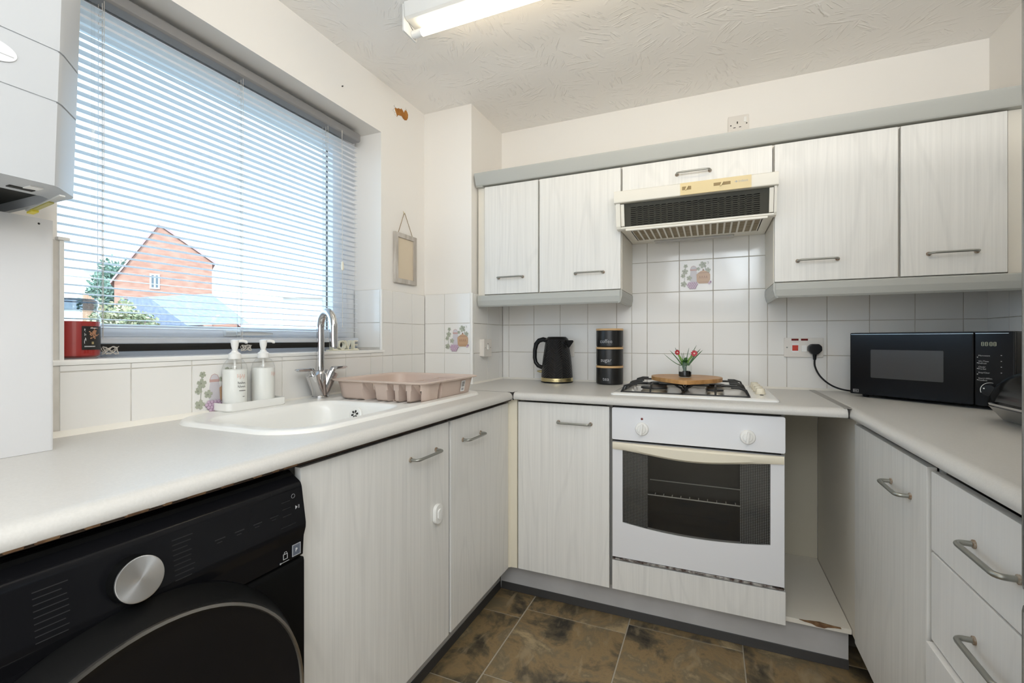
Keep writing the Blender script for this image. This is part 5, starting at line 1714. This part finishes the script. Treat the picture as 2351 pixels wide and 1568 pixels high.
# power cord and plug (placed in the world, expressed in the microwave's space)
bpy.context.view_layer.update()
inv = (Matrix.Translation(Vector((2.032, -0.352, ZW + 0.0003))) @ Matrix.Rotation(math.radians(-42), 4, 'Z')).inverted()
px_, pz_ = 1.775, H - 0.042
pgw = MB().prism([(px_ - 0.026, pz_ - 0.006), (px_ - 0.025, pz_ + 0.012), (px_ - 0.014, pz_ + 0.022), (px_ + 0.014, pz_ + 0.022), (px_ + 0.025, pz_ + 0.012), (px_ + 0.026, pz_ - 0.006), (px_ + 0.016, pz_ - 0.018), (px_ + 0.008, pz_ - 0.024), (px_ - 0.008, pz_ - 0.024), (px_ - 0.016, pz_ - 0.018)], 'Y', -0.052, -0.0205, bev=0.005)
pgw.tube([(px_, -0.036, pz_ - 0.020), (px_, -0.036, pz_ - 0.046)], [0.0085, 0.0055], 12)
bmesh.ops.transform(pgw.bm, matrix=inv, verts=pgw.bm.verts)
pg = obj('plug', pgw, M['black'], mw)
cps = [Vector((px_, -0.036, pz_ - 0.044)), Vector((px_ + 0.001, -0.037, pz_ - 0.075)), Vector((px_ + 0.018, -0.045, pz_ - 0.115)), Vector((px_ + 0.050, -0.060, pz_ - 0.148)), Vector((px_ + 0.090, -0.075, pz_ - 0.166)), Vector((px_ + 0.145, -0.080, pz_ - 0.172)), Vector((px_ + 0.20, -0.085, pz_ - 0.170))]
path = []
for i in range(len(cps) - 1):
    p0, p1, p2, p3 = cps[max(0, i - 1)], cps[i], cps[i + 1], cps[min(len(cps) - 1, i + 2)]
    for k in range(6):
        t_ = k / 6
        path.append(0.5 * ((2 * p1) + (p2 - p0) * t_ + (2 * p0 - 5 * p1 + 4 * p2 - p3) * t_ ** 2 + (3 * p1 - p0 - 3 * p2 + p3) * t_ ** 3))
path.append(cps[-1])
cw_ = MB().tube(path, 0.0036, 8)
bmesh.ops.transform(cw_.bm, matrix=inv, verts=cw_.bm.verts)
obj('power_cord', cw_, M['black'], mw)

# ------------------------------------------------------------------ sockets
def plate_y(name, label, cat, x0, x1, z0, z1, y=-0.0097, d=0.010, grp=None):
    s = thing(name, label, cat, ((x0 + x1) / 2, y, z0), grp)
    p = obj('face_plate', MB().prism(rrect(x0, x1, z0, z1, 0.004, 4), 'Y', y - d, y, bev=0.002), M['socketplas'], s)
    return s, p
s, p = plate_y('cooker_switch', 'white double cooker switch with red rocker and black plug', 'switch', 1.663, 1.810, H - 0.078, H + 0.007)
yf = -0.0197
mb = MB().box(1.691, 1.718, yf - 0.0006, yf, H - 0.006, H + 0.003).box(1.727, 1.753, yf - 0.0006, yf, H - 0.006, H + 0.003)
obj('neon_window', mb, M['redlamp'], s, False)
obj('rocker_surround', MB().box(1.692, 1.719, yf - 0.0012, yf, H - 0.058, H - 0.016, 0.0005), M['whiteplas'], s)
obj('red_rocker', MB().prism([(yf - 0.001, H - 0.050), (yf - 0.0025, H - 0.050), (yf - 0.006, H - 0.026), (yf - 0.001, H - 0.026)], 'X', 1.694, 1.716, bev=0.0006), M['redswitch'], s)
obj('white_rocker', MB().prism([(yf - 0.0005, H - 0.055), (yf - 0.006, H - 0.054), (yf - 0.002, H - 0.026), (yf - 0.0005, H - 0.026)], 'X', 1.729, 1.748, bev=0.0006), M['whiteplas'], s)
for x in (1.674, 1.799):
    obj('screw', MB().lathe([(0.0035, 0), (0.003, -0.001), (0, -0.0012)], (x, yf, H - 0.036), 'Y', 12), M['steel'], s)
s, p = plate_y('wall_socket', 'white single socket high on the wall above the cornice', 'socket', 1.4385, 1.5245, H + 0.946, H + 1.032, y=-0.0003)
yf = -0.0103
mb = MB().box(1.475, 1.4795, yf - 0.0005, yf, H + 0.994, H + 1.004).box(1.460, 1.470, yf - 0.0005, yf, H + 0.9755, H + 0.9785).box(1.484, 1.493, yf - 0.0005, yf, H + 0.9765, H + 0.9795)
obj('pin_slots', mb, M['dark'], s, False)
obj('rocker', MB().prism([(yf + 0.0005, H + 0.996), (yf - 0.003, H + 0.997), (yf - 0.0012, H + 1.021), (yf + 0.0005, H + 1.021)], 'X', 1.504, 1.515, bev=0.0005), M['whiteplas'], s)
for x, z in ((1.450, H + 0.989), (1.5155, H + 0.991)):
    obj('screw', MB().lathe([(0.003, 0), (0.0025, -0.001), (0, -0.0012)], (x, yf, z), 'Y', 12), M['dark'], s)
s, p = plate_y('wall_socket', 'white wall socket half hidden behind the kettle', 'socket', 0.618, 0.704, H - 0.092, H - 0.006)
mb = MB().box(0.659, 0.663, -0.0201, -0.0196, H - 0.040, H - 0.030).box(0.644, 0.653, -0.0201, -0.0196, H - 0.062, H - 0.059).box(0.669, 0.678, -0.0201, -0.0196, H - 0.062, H - 0.059)
obj('pin_slots', mb, M['dark'], s, False)
obj('rocker', MB().box(0.683, 0.693, -0.0225, -0.0195, H - 0.035, H - 0.012, 0.001), M['whiteplas'], s)
s = thing('fused_switch', 'white boxed switch on the tiled side of the pier', 'switch', (0.2865, -0.24, H - 0.087))
obj('back_box', MB().prism(rrect(-0.290, -0.206, H - 0.087, H + 0.000, 0.003, 3), 'X', 0.2867, 0.303, bev=0.001), M['socketplas'], s)
obj('face_plate', MB().prism(rrect(-0.291, -0.205, H - 0.088, H + 0.001, 0.004, 4), 'X', 0.3032, 0.313, bev=0.002), M['socketplas'], s)
obj('rocker', MB().prism([(0.3128, H - 0.053), (0.3180, H - 0.051), (0.3150, H - 0.028), (0.3128, H - 0.028)], 'Y', -0.254, -0.243, bev=0.0006), M['whiteplas'], s)
mb = MB().box(0.313, 0.3136, -0.252, -0.245, H - 0.0245, H - 0.0215)
obj('neon_window', mb, M['dark'], s, False)
for y in (-0.278, -0.219):
    obj('screw', MB().lathe([(0.0032, 0), (0.0025, 0.001), (0, 0.0012)], (0.313, y, H - 0.043), 'X', 12), M['steel'], s)

# ------------------------------------------------------------------ hanging picture frame
FY0, FY1, FZ0, FZ1 = -0.617, -0.447, H + 0.267, H + 0.506
pf = thing('picture_frame', 'limewashed frame with plain cream card hanging by string', 'picture', (0.008, -0.53, FZ0))
mb = MB()
ring_frame(mb, 0.0015, 0.016, FY0, FY1, FZ0, FZ1, 0.022, 0.022, 0.022, 0.022, 0.002)
obj('frame', mb, M['frame'], pf)
obj('card', MB().box(0.0015, 0.008, FY0 + 0.021, FY1 - 0.021, FZ0 + 0.021, FZ1 - 0.021), M['parch'], pf, False)
nz = (0.006, -0.537, H + 0.606)
obj('string', MB().tube([(0.010, FY0 + 0.028, FZ1 - 0.001), (0.007, nz[1] - 0.004, nz[2])], 0.0016, 6).tube([(0.007, nz[1] + 0.004, nz[2]), (0.010, FY1 - 0.030, FZ1 - 0.001)], 0.0016, 6).tube([(0.007, nz[1] - 0.004, nz[2]), nz, (0.007, nz[1] + 0.004, nz[2])], 0.0016, 6), mat('string', (0.30, 0.22, 0.13), 0.9), pf)
obj('picture_hook', MB().tube([(0.0002, nz[1], nz[2] + 0.012), (0.003, nz[1], nz[2] + 0.008), (0.006, nz[1] - 0.001, nz[2] - 0.002), (0.011, nz[1], nz[2] + 0.004)], 0.0014, 6), M['gold'], pf)

# ------------------------------------------------------------------ strip light
tl = thing('strip_light', 'lit fluorescent tube on a white ceiling batten', 'light', (1.0, -1.02, ZC - 0.09))
obj('batten', MB().prism([(-1.060, ZC - 0.0005), (-1.056, ZC - 0.050), (-1.046, ZC - 0.056), (-0.994, ZC - 0.056), (-0.984, ZC - 0.050), (-0.980, ZC - 0.0005)], 'X', 0.392, 1.70, bev=0.001), M['batten'], tl)
tz_ = H + 1.085
for x0, x1 in ((0.3840, 0.3905), (1.7015, 1.708)):
    obj('lamp_holder', MB().prism(rrect(-1.058, -0.982, tz_ - 0.016, ZC - 0.0005, 0.006, 4), 'X', x0, x1, bev=0.001), M['batten'], tl)
obj('tube', MB().tube([(0.430, -1.004, tz_), (1.662, -1.004, tz_)], 0.0130, 20), M['tube'], tl)
for x0, x1 in ((0.391, 0.4295), (1.6625, 1.701)):
    obj('tube_cap', MB().tube([(x0, -1.004, tz_), (x1, -1.004, tz_)], 0.0132, 20), M['whiteplas'], tl)
obj('fixing_screw', MB().lathe([(0.006, 0), (0.006, -0.004), (0.003, -0.008), (0, -0.009)], (0.70, -1.03, ZC - 0.056), n=14), M['gold'], tl)
obj('conduit_wire', MB().tube([(0.3895, -1.030, ZC - 0.055), (0.3905, -1.004, tz_ + 0.015)], 0.0015, 6), M['dark'], tl)

# ------------------------------------------------------------------ washing machine
wm = thing('washing_machine', 'black washing machine with silver dial and round door under the left worktop', 'washing machine', (0.32, -1.975, 0.0))
WA, WB = -2.275, -1.6755
obj('cabinet', MB().box(0.03, 0.575, WA + 0.004, WB - 0.004, 0.012, H - 0.272, 0.004), M['wmblack'], wm)
zs2 = H - 0.441
cpp = [(0.560, zs2 + 0.002), (0.600, zs2 + 0.002), (0.6025, H - 0.400), (0.608, H - 0.382), (0.6085, H - 0.372), (0.597, H - 0.300), (0.594, H - 0.2925), (0.588, H - 0.288), (0.560, H - 0.2705)]
cpn = obj('control_panel', MB().prism(cpp, 'Y', WA, WB, bev=0.002), M['wmgloss'], wm)
obj('front_panel', MB().prism([(0.560, 0.02), (0.600, 0.02), (0.6035, 0.20), (0.6035, zs2 - 0.01), (0.602, zs2 - 0.002), (0.560, zs2 - 0.002)], 'Y', WA, WB, bev=0.002), M['wmblack'], wm)
kc = (0.597, -1.986, H - 0.342)
kb_ = Vector((0.986, 0, 0.163))
mtx = Matrix.Translation(Vector((0.6035, -1.980, H - 0.3425))) @ Matrix.Rotation(math.radians(-8), 4, 'Y')
kn = obj('dial', MB().lathe([(0.0318, -0.001), (0.0318, 0.012), (0.0313, 0.019)], (0, 0, 0), 'X', 56, cap1=True, mtx=mtx), M['wmblack'], cpn)
me = mk_mesh('dial_face', MB().lathe([(0.0313, 0.0), (0.0308, 0.0015), (0.0290, 0.0022), (0.0, 0.0022)], (0, 0, 0), 'X', 64), M['spun'])
df = piece('dial_face', me, kn, tuple(mtx @ Vector((0.0192, 0, 0))))
df.rotation_euler = (0, math.radians(-8), 0)
dc = (0.0, -1.977, H - 0.657)
dr_ = obj('door', MB().lathe([(0.278, 0.604), (0.276, 0.612), (0.268, 0.628), (0.260, 0.644), (0.2565, 0.648)], dc, 'X', 96, cap1=False), M['wmblack'], wm)
obj('door_ring', MB().lathe([(0.2565, 0.6478), (0.2560, 0.6520), (0.2515, 0.6530), (0.2500, 0.6490)], dc, 'X', 96, False and 0, False, False), mat('ring_metal', (0.42, 0.40, 0.37), 0.28, metal=1), dr_)
obj('door_glass', MB().lathe([(0.2502, 0.6492), (0.246, 0.647), (0.225, 0.640), (0.18, 0.634), (0.10, 0.630), (0.0, 0.629)], dc, 'X', 96, cap0=False), M['wmgloss'], dr_)
# faint printing on the panel
def wpx(z):                                          # panel surface x at height z
    return 0.6085 - (z - (H - 0.372)) * (0.0115 / 0.072)
def wquad(mb, y0, y1, z0, z1, off=0.0004, mi=0):
    mb.poly([(wpx(z0) + off, y0, z0), (wpx(z0) + off, y1, z0), (wpx(z1) + off, y1, z1), (wpx(z1) + off, y0, z1)], mi)
mb = MB()
rr = random.Random(6)
for k in range(9):
    wquad(mb, -1.925, -1.925 + 0.022 + 0.012 * rr.random(), H - 0.313 - k * 0.0075, H - 0.3118 - k * 0.0075)
    wquad(mb, -2.085, -2.060 + 0.012 * rr.random(), H - 0.313 - k * 0.0075, H - 0.3118 - k * 0.0075)
for y in (-1.86, -1.825, -1.79, -1.755):
    wquad(mb, y, y + 0.018, H - 0.3385, H - 0.3370)
    wquad(mb, y + 0.003, y + 0.012, H - 0.3435, H - 0.3423)
for k in range(3):
    wquad(mb, -1.728, -1.708, H - 0.3195 - 0.013 * k, H - 0.3183 - 0.013 * k)
wquad(mb, -1.735, -1.700, H - 0.3650, H - 0.3640)
obj('panel_print', mb, M['dimprint'], cpn, False, stuff=True)
mb = MB()
z = H - 0.336
mb.poly([(wpx(z) + 0.0006, -1.6975, z - 0.004), (wpx(z) + 0.0006, -1.6925, z), (wpx(z) + 0.0002, -1.6975, z + 0.004)])
for y in (-1.6905, -1.6885):
    mb.poly([(wpx(z) + 0.0006, y, z - 0.0035), (wpx(z) + 0.0006, y + 0.0008, z - 0.0035), (wpx(z) + 0.0002, y + 0.0008, z + 0.0035), (wpx(z) + 0.0002, y, z + 0.0035)])
obj('play_symbol', mb, M['greyprint'], cpn, False)
pr = [(wpx(H - 0.313) + 0.0006, -1.700 + 0.004 * math.cos(t_), H - 0.313 + 0.004 * math.sin(t_)) for t_ in [k * math.pi / 8 for k in range(16)]]
obj('power_symbol', MB().tube(pr, 0.0003, 4, closed=True), M['greyprint'], cpn, False)
xs_ = 0.6023
mb = MB().box(xs_ - 0.0008, xs_ + 0.0006, -1.7045, -1.6845, H - 0.4325, H - 0.4095)
st = obj('sticker', mb, mat('sticker_grey', (0.10, 0.115, 0.15), 0.5), cpn, False)
mb = MB()
ring_frame(mb, xs_ + 0.0006, xs_ + 0.0009, -1.7045, -1.6845, H - 0.4325, H - 0.4095, 0.0012, 0.0012, 0.0012, 0.0012, 0)
obj('sticker_border', mb, M['greyprint'], st, False)
text_obj('sticker_letter', 'P', 0.010, M['white'], st, (xs_ + 0.0008, -1.6975, H - 0.4245), (0, 1, 0), (0, 0, 1), 0.0001)
mb = MB()
ring_frame(mb, xs_, xs_ + 0.0008, -1.7255, -1.7155, H - 0.4295, H - 0.4190, 0.0009, 0.0009, 0.0009, 0.0009, 0)
mb.tube([(xs_ + 0.0005, -1.7235, H - 0.419), (xs_ + 0.0005, -1.7225, H - 0.4155), (xs_ + 0.0005, -1.718, H - 0.4155), (xs_ + 0.0005, -1.717, H - 0.419)], 0.0005, 4)
mb.box(xs_, xs_ + 0.0008, -1.731, -1.712, H - 0.4345, H - 0.4338).box(xs_, xs_ + 0.0008, -1.733, -1.730, H - 0.4357, H - 0.4330)
obj('machine_icon', mb, M['greyprint'], cpn, False)

# ------------------------------------------------------------------ boiler and pipe boxing
bo = thing('boiler', 'white wall-hung boiler with open underside, upper left', 'boiler', (0.17, -2.1, H + 0.23))
BL = -2.34
def bsec(z, x1, ins):
    BR = -1.9165 + 0.016 * (z - H - 0.257) - ins
    return [(0.012, BL, z), (0.012, BR, z), (x1 - 0.060, BR, z), (x1 - 0.050, BR - 0.004, z), (x1 - 0.007, BR - 0.041, z), (x1, BR - 0.050, z), (x1, BL, z)]
mb = MB()
mb.rings([bsec(H + 0.2572, 0.356, 0), bsec(H + 0.395, 0.360, 0), bsec(H + 0.3955, 0.3585, 0.0012), bsec(H + 0.3975, 0.3585, 0.0012), bsec(H + 0.398, 0.3605, 0), bsec(H + 0.4795, 0.363, 0), bsec(H + 0.48, 0.3615, 0.0012), bsec(H + 0.482, 0.3615, 0.0012), bsec(H + 0.4825, 0.3635, 0), bsec(H + 0.90, 0.374, 0)], True, False, True)
obj('casing', mb, M['boiler'], bo, angle=22)
mb = MB()
o_ = bsec(H + 0.257, 0.356, 0)
i_ = [(0.020, BL + 0.01), (0.020, -1.925), (0.240, -1.925), (0.250, -1.932), (0.262, -1.945), (0.262, -1.99), (0.262, BL + 0.01)]
mb.rings([o_, [(x, y, H + 0.257) for x, y in i_], [(x, y, H + 0.275) for x, y in i_]], True, False, False)
obj('bottom_panel', mb, mat('boiler_rim', (0.50, 0.515, 0.53), 0.4), bo, angle=20)
obj('underside', MB().box(0.015, 0.30, BL + 0.005, -1.92, H + 0.2745, H + 0.279), mat('boiler_under', (0.035, 0.035, 0.03), 0.6), bo, False)
mb = MB()
for k, y in enumerate((-2.28, -2.22, -2.16, -2.10)):
    mb.tube([(0.215, y, H + 0.2745), (0.215, y, H + 0.258), (0.205, y, H + 0.246)], 0.007 - 0.001 * (k % 2), 10)
obj('pipe_stub', mb, M['silver'], bo)
obj('pump_body', MB().lathe([(0.016, 0.245), (0.019, 0.250), (0.019, 0.2745)], (0.205, -2.03, H), n=20), mat('pump_grey', (0.10, 0.10, 0.10), 0.5), bo)
sp = obj('side_strip', MB().prism([(0.166, -1.9335), (0.345, -1.9555), (0.345, -1.9475), (0.166, -1.9255)], 'Z', H + 0.2445, H + 0.2475, bev=0.0008), mat('strip_grey', (0.50, 0.50, 0.48), 0.5), bo, False)
obj('tag', MB().prism([(0.190, -1.9355), (0.290, -1.9480), (0.290, -1.9405), (0.190, -1.9280)], 'Z', H + 0.2420, H + 0.2444), mat('tag_olive', (0.42, 0.38, 0.12), 0.5), sp, False, label='olive tag under the casing')
obj('tag_end', MB().prism([(0.176, -1.9350), (0.206, -1.9385), (0.206, -1.9290), (0.176, -1.9255)], 'Z', H + 0.2385, H + 0.2419), M['yel'], sp, False, label='bright yellow end of the tag')
obj('clip_slot', MB().box(0.284, 0.297, -2.000, -1.968, H + 0.2555, H + 0.2569), M['dark'], bo, False)
obj('clip', MB().prism([(0.300, -1.985), (0.325, -1.985), (0.325, -1.968), (0.306, -1.968)], 'Z', H + 0.2550, H + 0.2569), M['whiteplas'], bo, False)
mtx = Matrix.Translation(Vector((0.3618, -2.044, H + 0.4435)))
em = obj('badge', MB().prism([(0.030 * math.cos(k * math.pi / 16), 0.0165 * math.sin(k * math.pi / 16)) for k in range(32)], 'X', 0.0, 0.0018, bev=0.0006, mtx=mtx), mat('badge', (0.70, 0.71, 0.72), 0.25), bo)
obj('badge_line', MB().box(0.0018, 0.0022, -0.026, 0.026, -0.0035, -0.0025, mtx=mtx), M['greyprint'], em, False)
bx = thing('pipe_boxing', 'tall plain white pipe boxing between boiler and worktop', 'panel', (0.08, -2.1, ZW))
obj('cover', MB().prism([(0.0105, BL), (0.0105, -1.889), (0.155, -1.889), (0.159, -1.8905), (0.161, -1.895), (0.161, BL)], 'Z', ZW + 0.0004, H + 0.2365), M['boxing'], bx)
obj('cap_screw', MB().lathe([(0.002, 0), (0, 0.0012)], (0.161, -1.912, H + 0.226), 'X', 10), M['dark'], bx)

# ------------------------------------------------------------------ fridge and grill on the right
fz = thing('fridge_freezer', 'tall grey fridge freezer at the very right edge of the view', 'fridge', (2.03, -1.95, 0))
FX = 1.7135
obj('cabinet', MB().box(FX + 0.055, 2.345, -2.28, -1.600, 0.02, 1.80, 0.006), M['fridge'], fz)
for z0, z1 in ((0.05, H - 0.32), (H - 0.31, 1.795)):
    d = obj('door', MB().box(FX, FX + 0.052, -2.28, -1.600, z0, z1, 0.012, seg=3), M['fridge'], fz)
    zc = z1 - 0.30 if z1 < 1 else z0 + 0.05
    obj('door_handle', MB().box(FX - 0.004, FX - 0.0005, -2.26, -2.235, zc, zc + 0.22, 0.0015), M['fridge'], d)
gr = thing('electric_grill', 'black domed tabletop grill with sloping silver base, right of the microwave', 'grill', (2.2, -0.86, ZW))
zg = ZW + 0.0004
mb = MB().prism([(2.096, zg), (2.064, zg + 0.040), (2.068, zg + 0.043), (2.33, zg + 0.043), (2.33, zg)], 'Y', -1.06, -0.688, bev=0.002)
obj('base', mb, M['silver'], gr)
rings = []
for t_ in range(9):
    a = math.pi / 2 * t_ / 8
    f = max(0.02, math.cos(a)) ** 0.42
    zz = zg + 0.0435 + 0.102 * math.sin(a)
    hx, hy = 0.160 * f, 0.208 * f
    rings.append([(2.203 + hx * math.copysign(abs(math.cos(q)) ** 0.4, math.cos(q)) + 0.010 * math.sin(a), -0.872 + hy * math.copysign(abs(math.sin(q)) ** 0.4, math.sin(q)), zz) for q in [k * math.pi / 20 for k in range(40)]])
obj('domed_lid', MB().rings(rings), M['blackgloss'], gr, angle=60)
mb = MB().prism([(2.050, zg + 0.046), (2.030, zg + 0.050), (2.028, zg + 0.056), (2.050, zg + 0.059), (2.07, zg + 0.058), (2.07, zg + 0.046)], 'Y', -0.97, -0.775, bev=0.002)
obj('lid_handle', mb, M['chrome'], gr)

# ------------------------------------------------------------------ outside
g = struct('ground', MB().box(-60, -0.35, -20, 50, -0.5, -0.4), M['ground'], 'ground outside the window')
hs = thing('brick_house', 'red brick house gable with small white window seen through the blind', 'house', (-21.78, 10.5, -0.4), rot=math.radians(60))
obj('gable_wall', MB().prism([(-1.55, 0), (2.04, 0), (2.04, 5.22), (0, 6.70), (-1.55, 4.10)], 'Y', 0.0, 4.5), M['brick'], hs, False)
mb = MB()
for (p, q) in (((-1.68, 3.92), (0, 6.72)), ((0, 6.72), (2.18, 5.14))):
    mb.prism([p, q, (q[0], q[1] + 0.12), (p[0], p[1] + 0.12)], 'Y', -0.10, 4.6)
obj('roof', mb, M['rooftile'], hs, False)
mb = MB().box(-0.33, 0.03, -0.05, -0.003, 3.80, 3.86).box(-0.33, 0.03, -0.05, -0.003, 4.42, 4.48)
for x in (-0.33, -0.18, -0.03):
    mb.box(x, x + 0.06, -0.05, -0.003, 3.86, 4.42)
wf = obj('window', mb, M['upvc'], hs, False)
obj('pane', MB().box(-0.28, -0.02, -0.03, -0.003, 3.85, 4.43), mat('far_pane', (0.10, 0.12, 0.13), 0.1), wf, False)
ex = obj('lean_to', MB().prism([(2.042, 0), (3.10, 0), (3.10, 2.26), (2.042, 3.36)], 'Y', 0.1, 3.5), M['brick'], hs, False)
obj('lean_to_roof', MB().prism([(2.042, 3.36), (3.24, 2.12), (3.24, 2.24), (2.042, 3.48)], 'Y', 0.0, 3.6), M['rooftile'], ex, False)
b2 = thing('pale_house', 'pale rendered house behind and right of the brick gable', 'house', (-17, 19, -0.4))
obj('wall', MB().prism([(-24.0, -0.4), (-6.5, -0.4), (-6.5, 3.0), (-24.0, 3.9)], 'Y', 19.0, 26.0), M['render'], b2, False)
obj('roof', MB().prism([(-24.5, 3.85), (-6.0, 2.90), (-6.0, 3.1), (-24.5, 4.4)], 'Y', 18.8, 26.2), M['paleroof'], b2, False)
obj('window', MB().box(-17.6, -16.6, 18.95, 18.998, 1.9, 2.7), M['upvc'], b2, False)
b3 = thing('white_house', 'white rendered house with pink verge at the left of the window view', 'house', (-48, 16, -0.4))
obj('wall', MB().prism([(-56.0, -0.4), (-40.6, -0.4), (-40.6, 6.5), (-44.6, 9.3), (-56.0, 9.3)], 'Y', 16.0, 24.0), M['render'], b3, False)
obj('roof_verge', MB().prism([(-44.8, 9.32), (-40.2, 6.20), (-40.1, 6.45), (-44.8, 9.65)], 'Y', 15.7, 24.2), M['paleroof'], b3, False)
sh = thing('slate_lean_to', 'low slate roofed outbuilding in front of the brick gable', 'shed', (-13, 6, -0.4))
obj('wall', MB().prism([(-14.6, -0.4), (-11.9, -0.4), (-11.9, 1.30), (-13.2, 1.40), (-14.6, 2.05)], 'Y', 5.8, 7.2), M['brick'], sh, False)
mb = MB().rings([[(-14.7, 5.5, 2.30), (-13.3, 5.5, 2.32), (-11.55, 5.5, 1.48), (-13.1, 5.5, 1.46)], [(-14.7, 7.3, 2.55), (-13.3, 7.3, 2.57), (-11.55, 7.3, 1.60), (-13.1, 7.3, 1.58)]])
obj('slate_roof', mb, M['slateroof'], sh, False)
fc = thing('garden_fence', 'orange timber garden fence beyond the bush', 'fence', (-13.8, 4.5, -0.4))
for k in range(11):
    x = -14.4 + k * 0.13
    obj('fence_board', MB().box(x, x + 0.122, 4.5, 4.53, -0.4, 2.37 - 0.0032 * k * k - 0.04 * k, 0.004, seg=1), M['fence'], fc, False)
def foliage(name, label, cx, cy, cz, rx, ry, rz, n, leaf, m, seed, trunk=True):
    t_ = thing(name, label, 'tree' if name == 'tree' else 'bush', (cx, cy, -0.4))
    rr = random.Random(seed)
    vs_, fs_ = [], []
    for k in range(n):
        u_, v_ = rr.random() * 2 * math.pi, math.acos(2 * rr.random() - 1)
        q = rr.random() ** 0.35
        lump = 1 + 0.25 * math.sin(3 * u_ + seed) * math.sin(4 * v_)
        p = Vector((cx + rx * q * lump * math.sin(v_) * math.cos(u_), cy + ry * q * lump * math.sin(v_) * math.sin(u_), cz + rz * q * lump * math.cos(v_)))
        a = Vector((rr.gauss(0, 1), rr.gauss(0, 1), rr.gauss(0, 1))).normalized() * leaf
        b = a.cross(Vector((rr.gauss(0, 1), rr.gauss(0, 1), rr.gauss(0, 1)))).normalized() * leaf * 0.6
        i0 = len(vs_)
        o = Vector((cx, cy, -0.4))
        vs_ += [p - a - o, p + b - o, p + a - o, p - b - o]
        fs_.append((i0, i0 + 1, i0 + 2, i0 + 3))
    me = bpy.data.meshes.new('foliage')
    me.from_pydata([tuple(v) for v in vs_], [], fs_)
    me.materials.append(M[m])
    f_ = link('foliage', me, t_)
    f_['kind'] = 'stuff'
    obj('trunk', MB().tube([(cx, cy, -0.4), (cx + 0.05, cy, cz * 0.5), (cx, cy + 0.05, cz)], [0.16, 0.12, 0.05], 8), M['trunk'], t_)
foliage('tree', 'leafy green tree between the white house and the brick gable', -29.6, 13.0, 3.7, 2.0, 1.6, 1.9, 5200, 0.13, 'treeleaf', 1)
foliage('bush', 'yellow green garden bush in front of the brick house', -11.7, 4.0, 1.25, 0.95, 0.6, 0.72, 5200, 0.055, 'bushleaf', 2)
